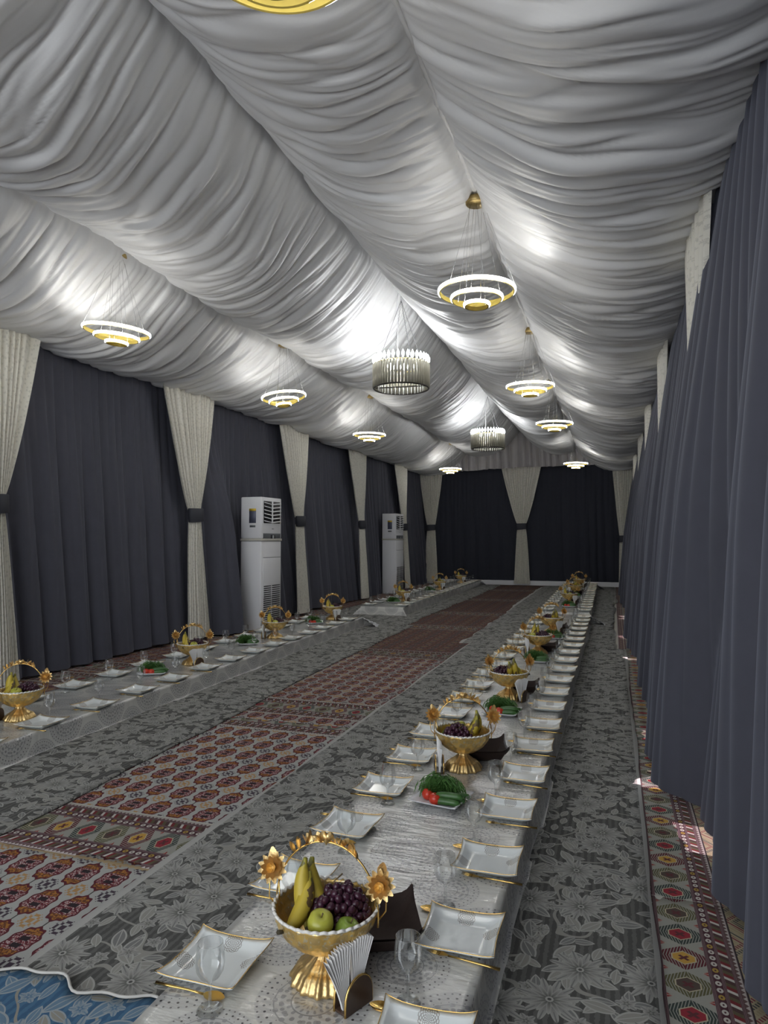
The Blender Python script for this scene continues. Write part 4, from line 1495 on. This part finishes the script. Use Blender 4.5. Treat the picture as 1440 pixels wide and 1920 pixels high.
for k, (x, y) in enumerate(((-0.935, 1.745), (-0.905, 4.78), (-0.895, 8.01), (-0.84, 10.75), (-0.82, 16.7))):
    ring_lamp(x, y, 2.955, 'three-ring glowing pendant lamp, %s from the blue cloth, above the longest table row' % ORD[k], (rng.uniform(-0.02, 0.03), rng.uniform(-0.03, 0.03)))
for k, (x, y) in enumerate(((-4.00, 4.74), (-3.88, 7.63), (-3.93, 10.92), (-3.92, 17.0))):
    ring_lamp(x, y, 2.955, 'three-ring glowing pendant lamp, %s along the air conditioner side' % ORD[k], ((0.02, 0.10), (0.0, -0.13), (0, 0.02), (0, 0))[k])

CR, NB = 0.330, 36
TUBE = mesh('tube_slat', tube([(0, 0, 0.012), (0, 0, 0.288)], 0.0165, 8), MT['tubeglass'])
BULB = mesh('flame_bulb', lathe([(0.0005, 0.0), (0.009, 0.0), (0.010, 0.012), (0.017, 0.030), (0.018, 0.044), (0.012, 0.062), (0.004, 0.082), (0.0005, 0.088)], 10), MT['bulb'])
SOCK = mesh('socket', tube([(0, 0, 0.285), (0, 0, 0.312)], 0.010, 8), MT['tubeglass'])
ROD = mesh('crystal_rod', tube([(0, 0, 0.0), (0, 0, 0.10)], 0.005, 6), MT['crystal'])
RINGB = mesh('bottom_ring', tube([(CR * math.cos(a), CR * math.sin(a), 0.006) for a in np.linspace(0, 2 * PI, 64, endpoint=False)], 0.010, 8, closed=True), MT['darkring'])
RINGT = mesh('top_ring', tube([(CR * math.cos(a), CR * math.sin(a), 0.288) for a in np.linspace(0, 2 * PI, 64, endpoint=False)], 0.008, 8, closed=True), MT['goldmatte'])


def chandelier(x, y, z, top, label):
    e = thing('drum_chandelier', label, 'chandelier', (x, y, z), (0, 0, 0.1), 'drum chandeliers')
    put('bottom_ring', RINGB, e); put('top_ring', RINGT, e)
    for i in range(52):
        a = 2 * PI * i / 52
        put('tube_slat', TUBE, e, (CR * math.cos(a), CR * math.sin(a), 0))
    for i in range(NB):
        a = 2 * PI * (i + 0.5) / NB
        s_ = put('socket', SOCK, e, (CR * math.cos(a), CR * math.sin(a), 0))
        put('flame_bulb', BULB, s_, (0, 0, 0.310))
    for i in range(34):
        a = 2 * PI * i / 34
        put('crystal_rod', ROD, e, (0.275 * math.cos(a), 0.275 * math.sin(a), -0.006))
    obj('cross_bar', box(-CR, CR, -0.010, 0.010, 0.02, 0.034), MT['darkring'], e, smooth=False)
    apex = top - z - 0.12
    for i in range(4):
        a = 2 * PI * i / 4 + 0.6
        pts = []
        for j in range(41):
            q = j / 40
            r_ = 0.30 * (1 - q)
            wv_ = 0.004 * (1 if j % 2 else -1)
            pts.append((r_ * math.cos(a) + wv_ * math.sin(a), r_ * math.sin(a) - wv_ * math.cos(a), 0.29 + (apex - 0.29) * q))
        obj('chain', tube(pts, 0.0032, 5), MT['chain'], e)
    obj('hook', merge(tube([(0, 0, apex - 0.02), (0, 0, apex + 0.05), (0.02, 0, apex + 0.09), (0.0, 0, apex + 0.14)], 0.005, 6)), MT['steel'], e)
    obj('power_cable', tube([(-0.03, 0, apex + 0.14), (-0.05, 0.01, apex), (-0.04, 0.0, 0.6), (-0.05, 0.0, 0.3), (0, 0, 0.03)], 0.004, 6), MT['white'], e)
    return e


chandelier(-2.40, 7.80, 3.10, 4.30, 'drum chandelier of upright tubes and flame bulbs, further from the back wall')
chandelier(-2.40, 13.80, 3.12, 4.32, 'drum chandelier of upright tubes and flame bulbs, closer to the back wall')
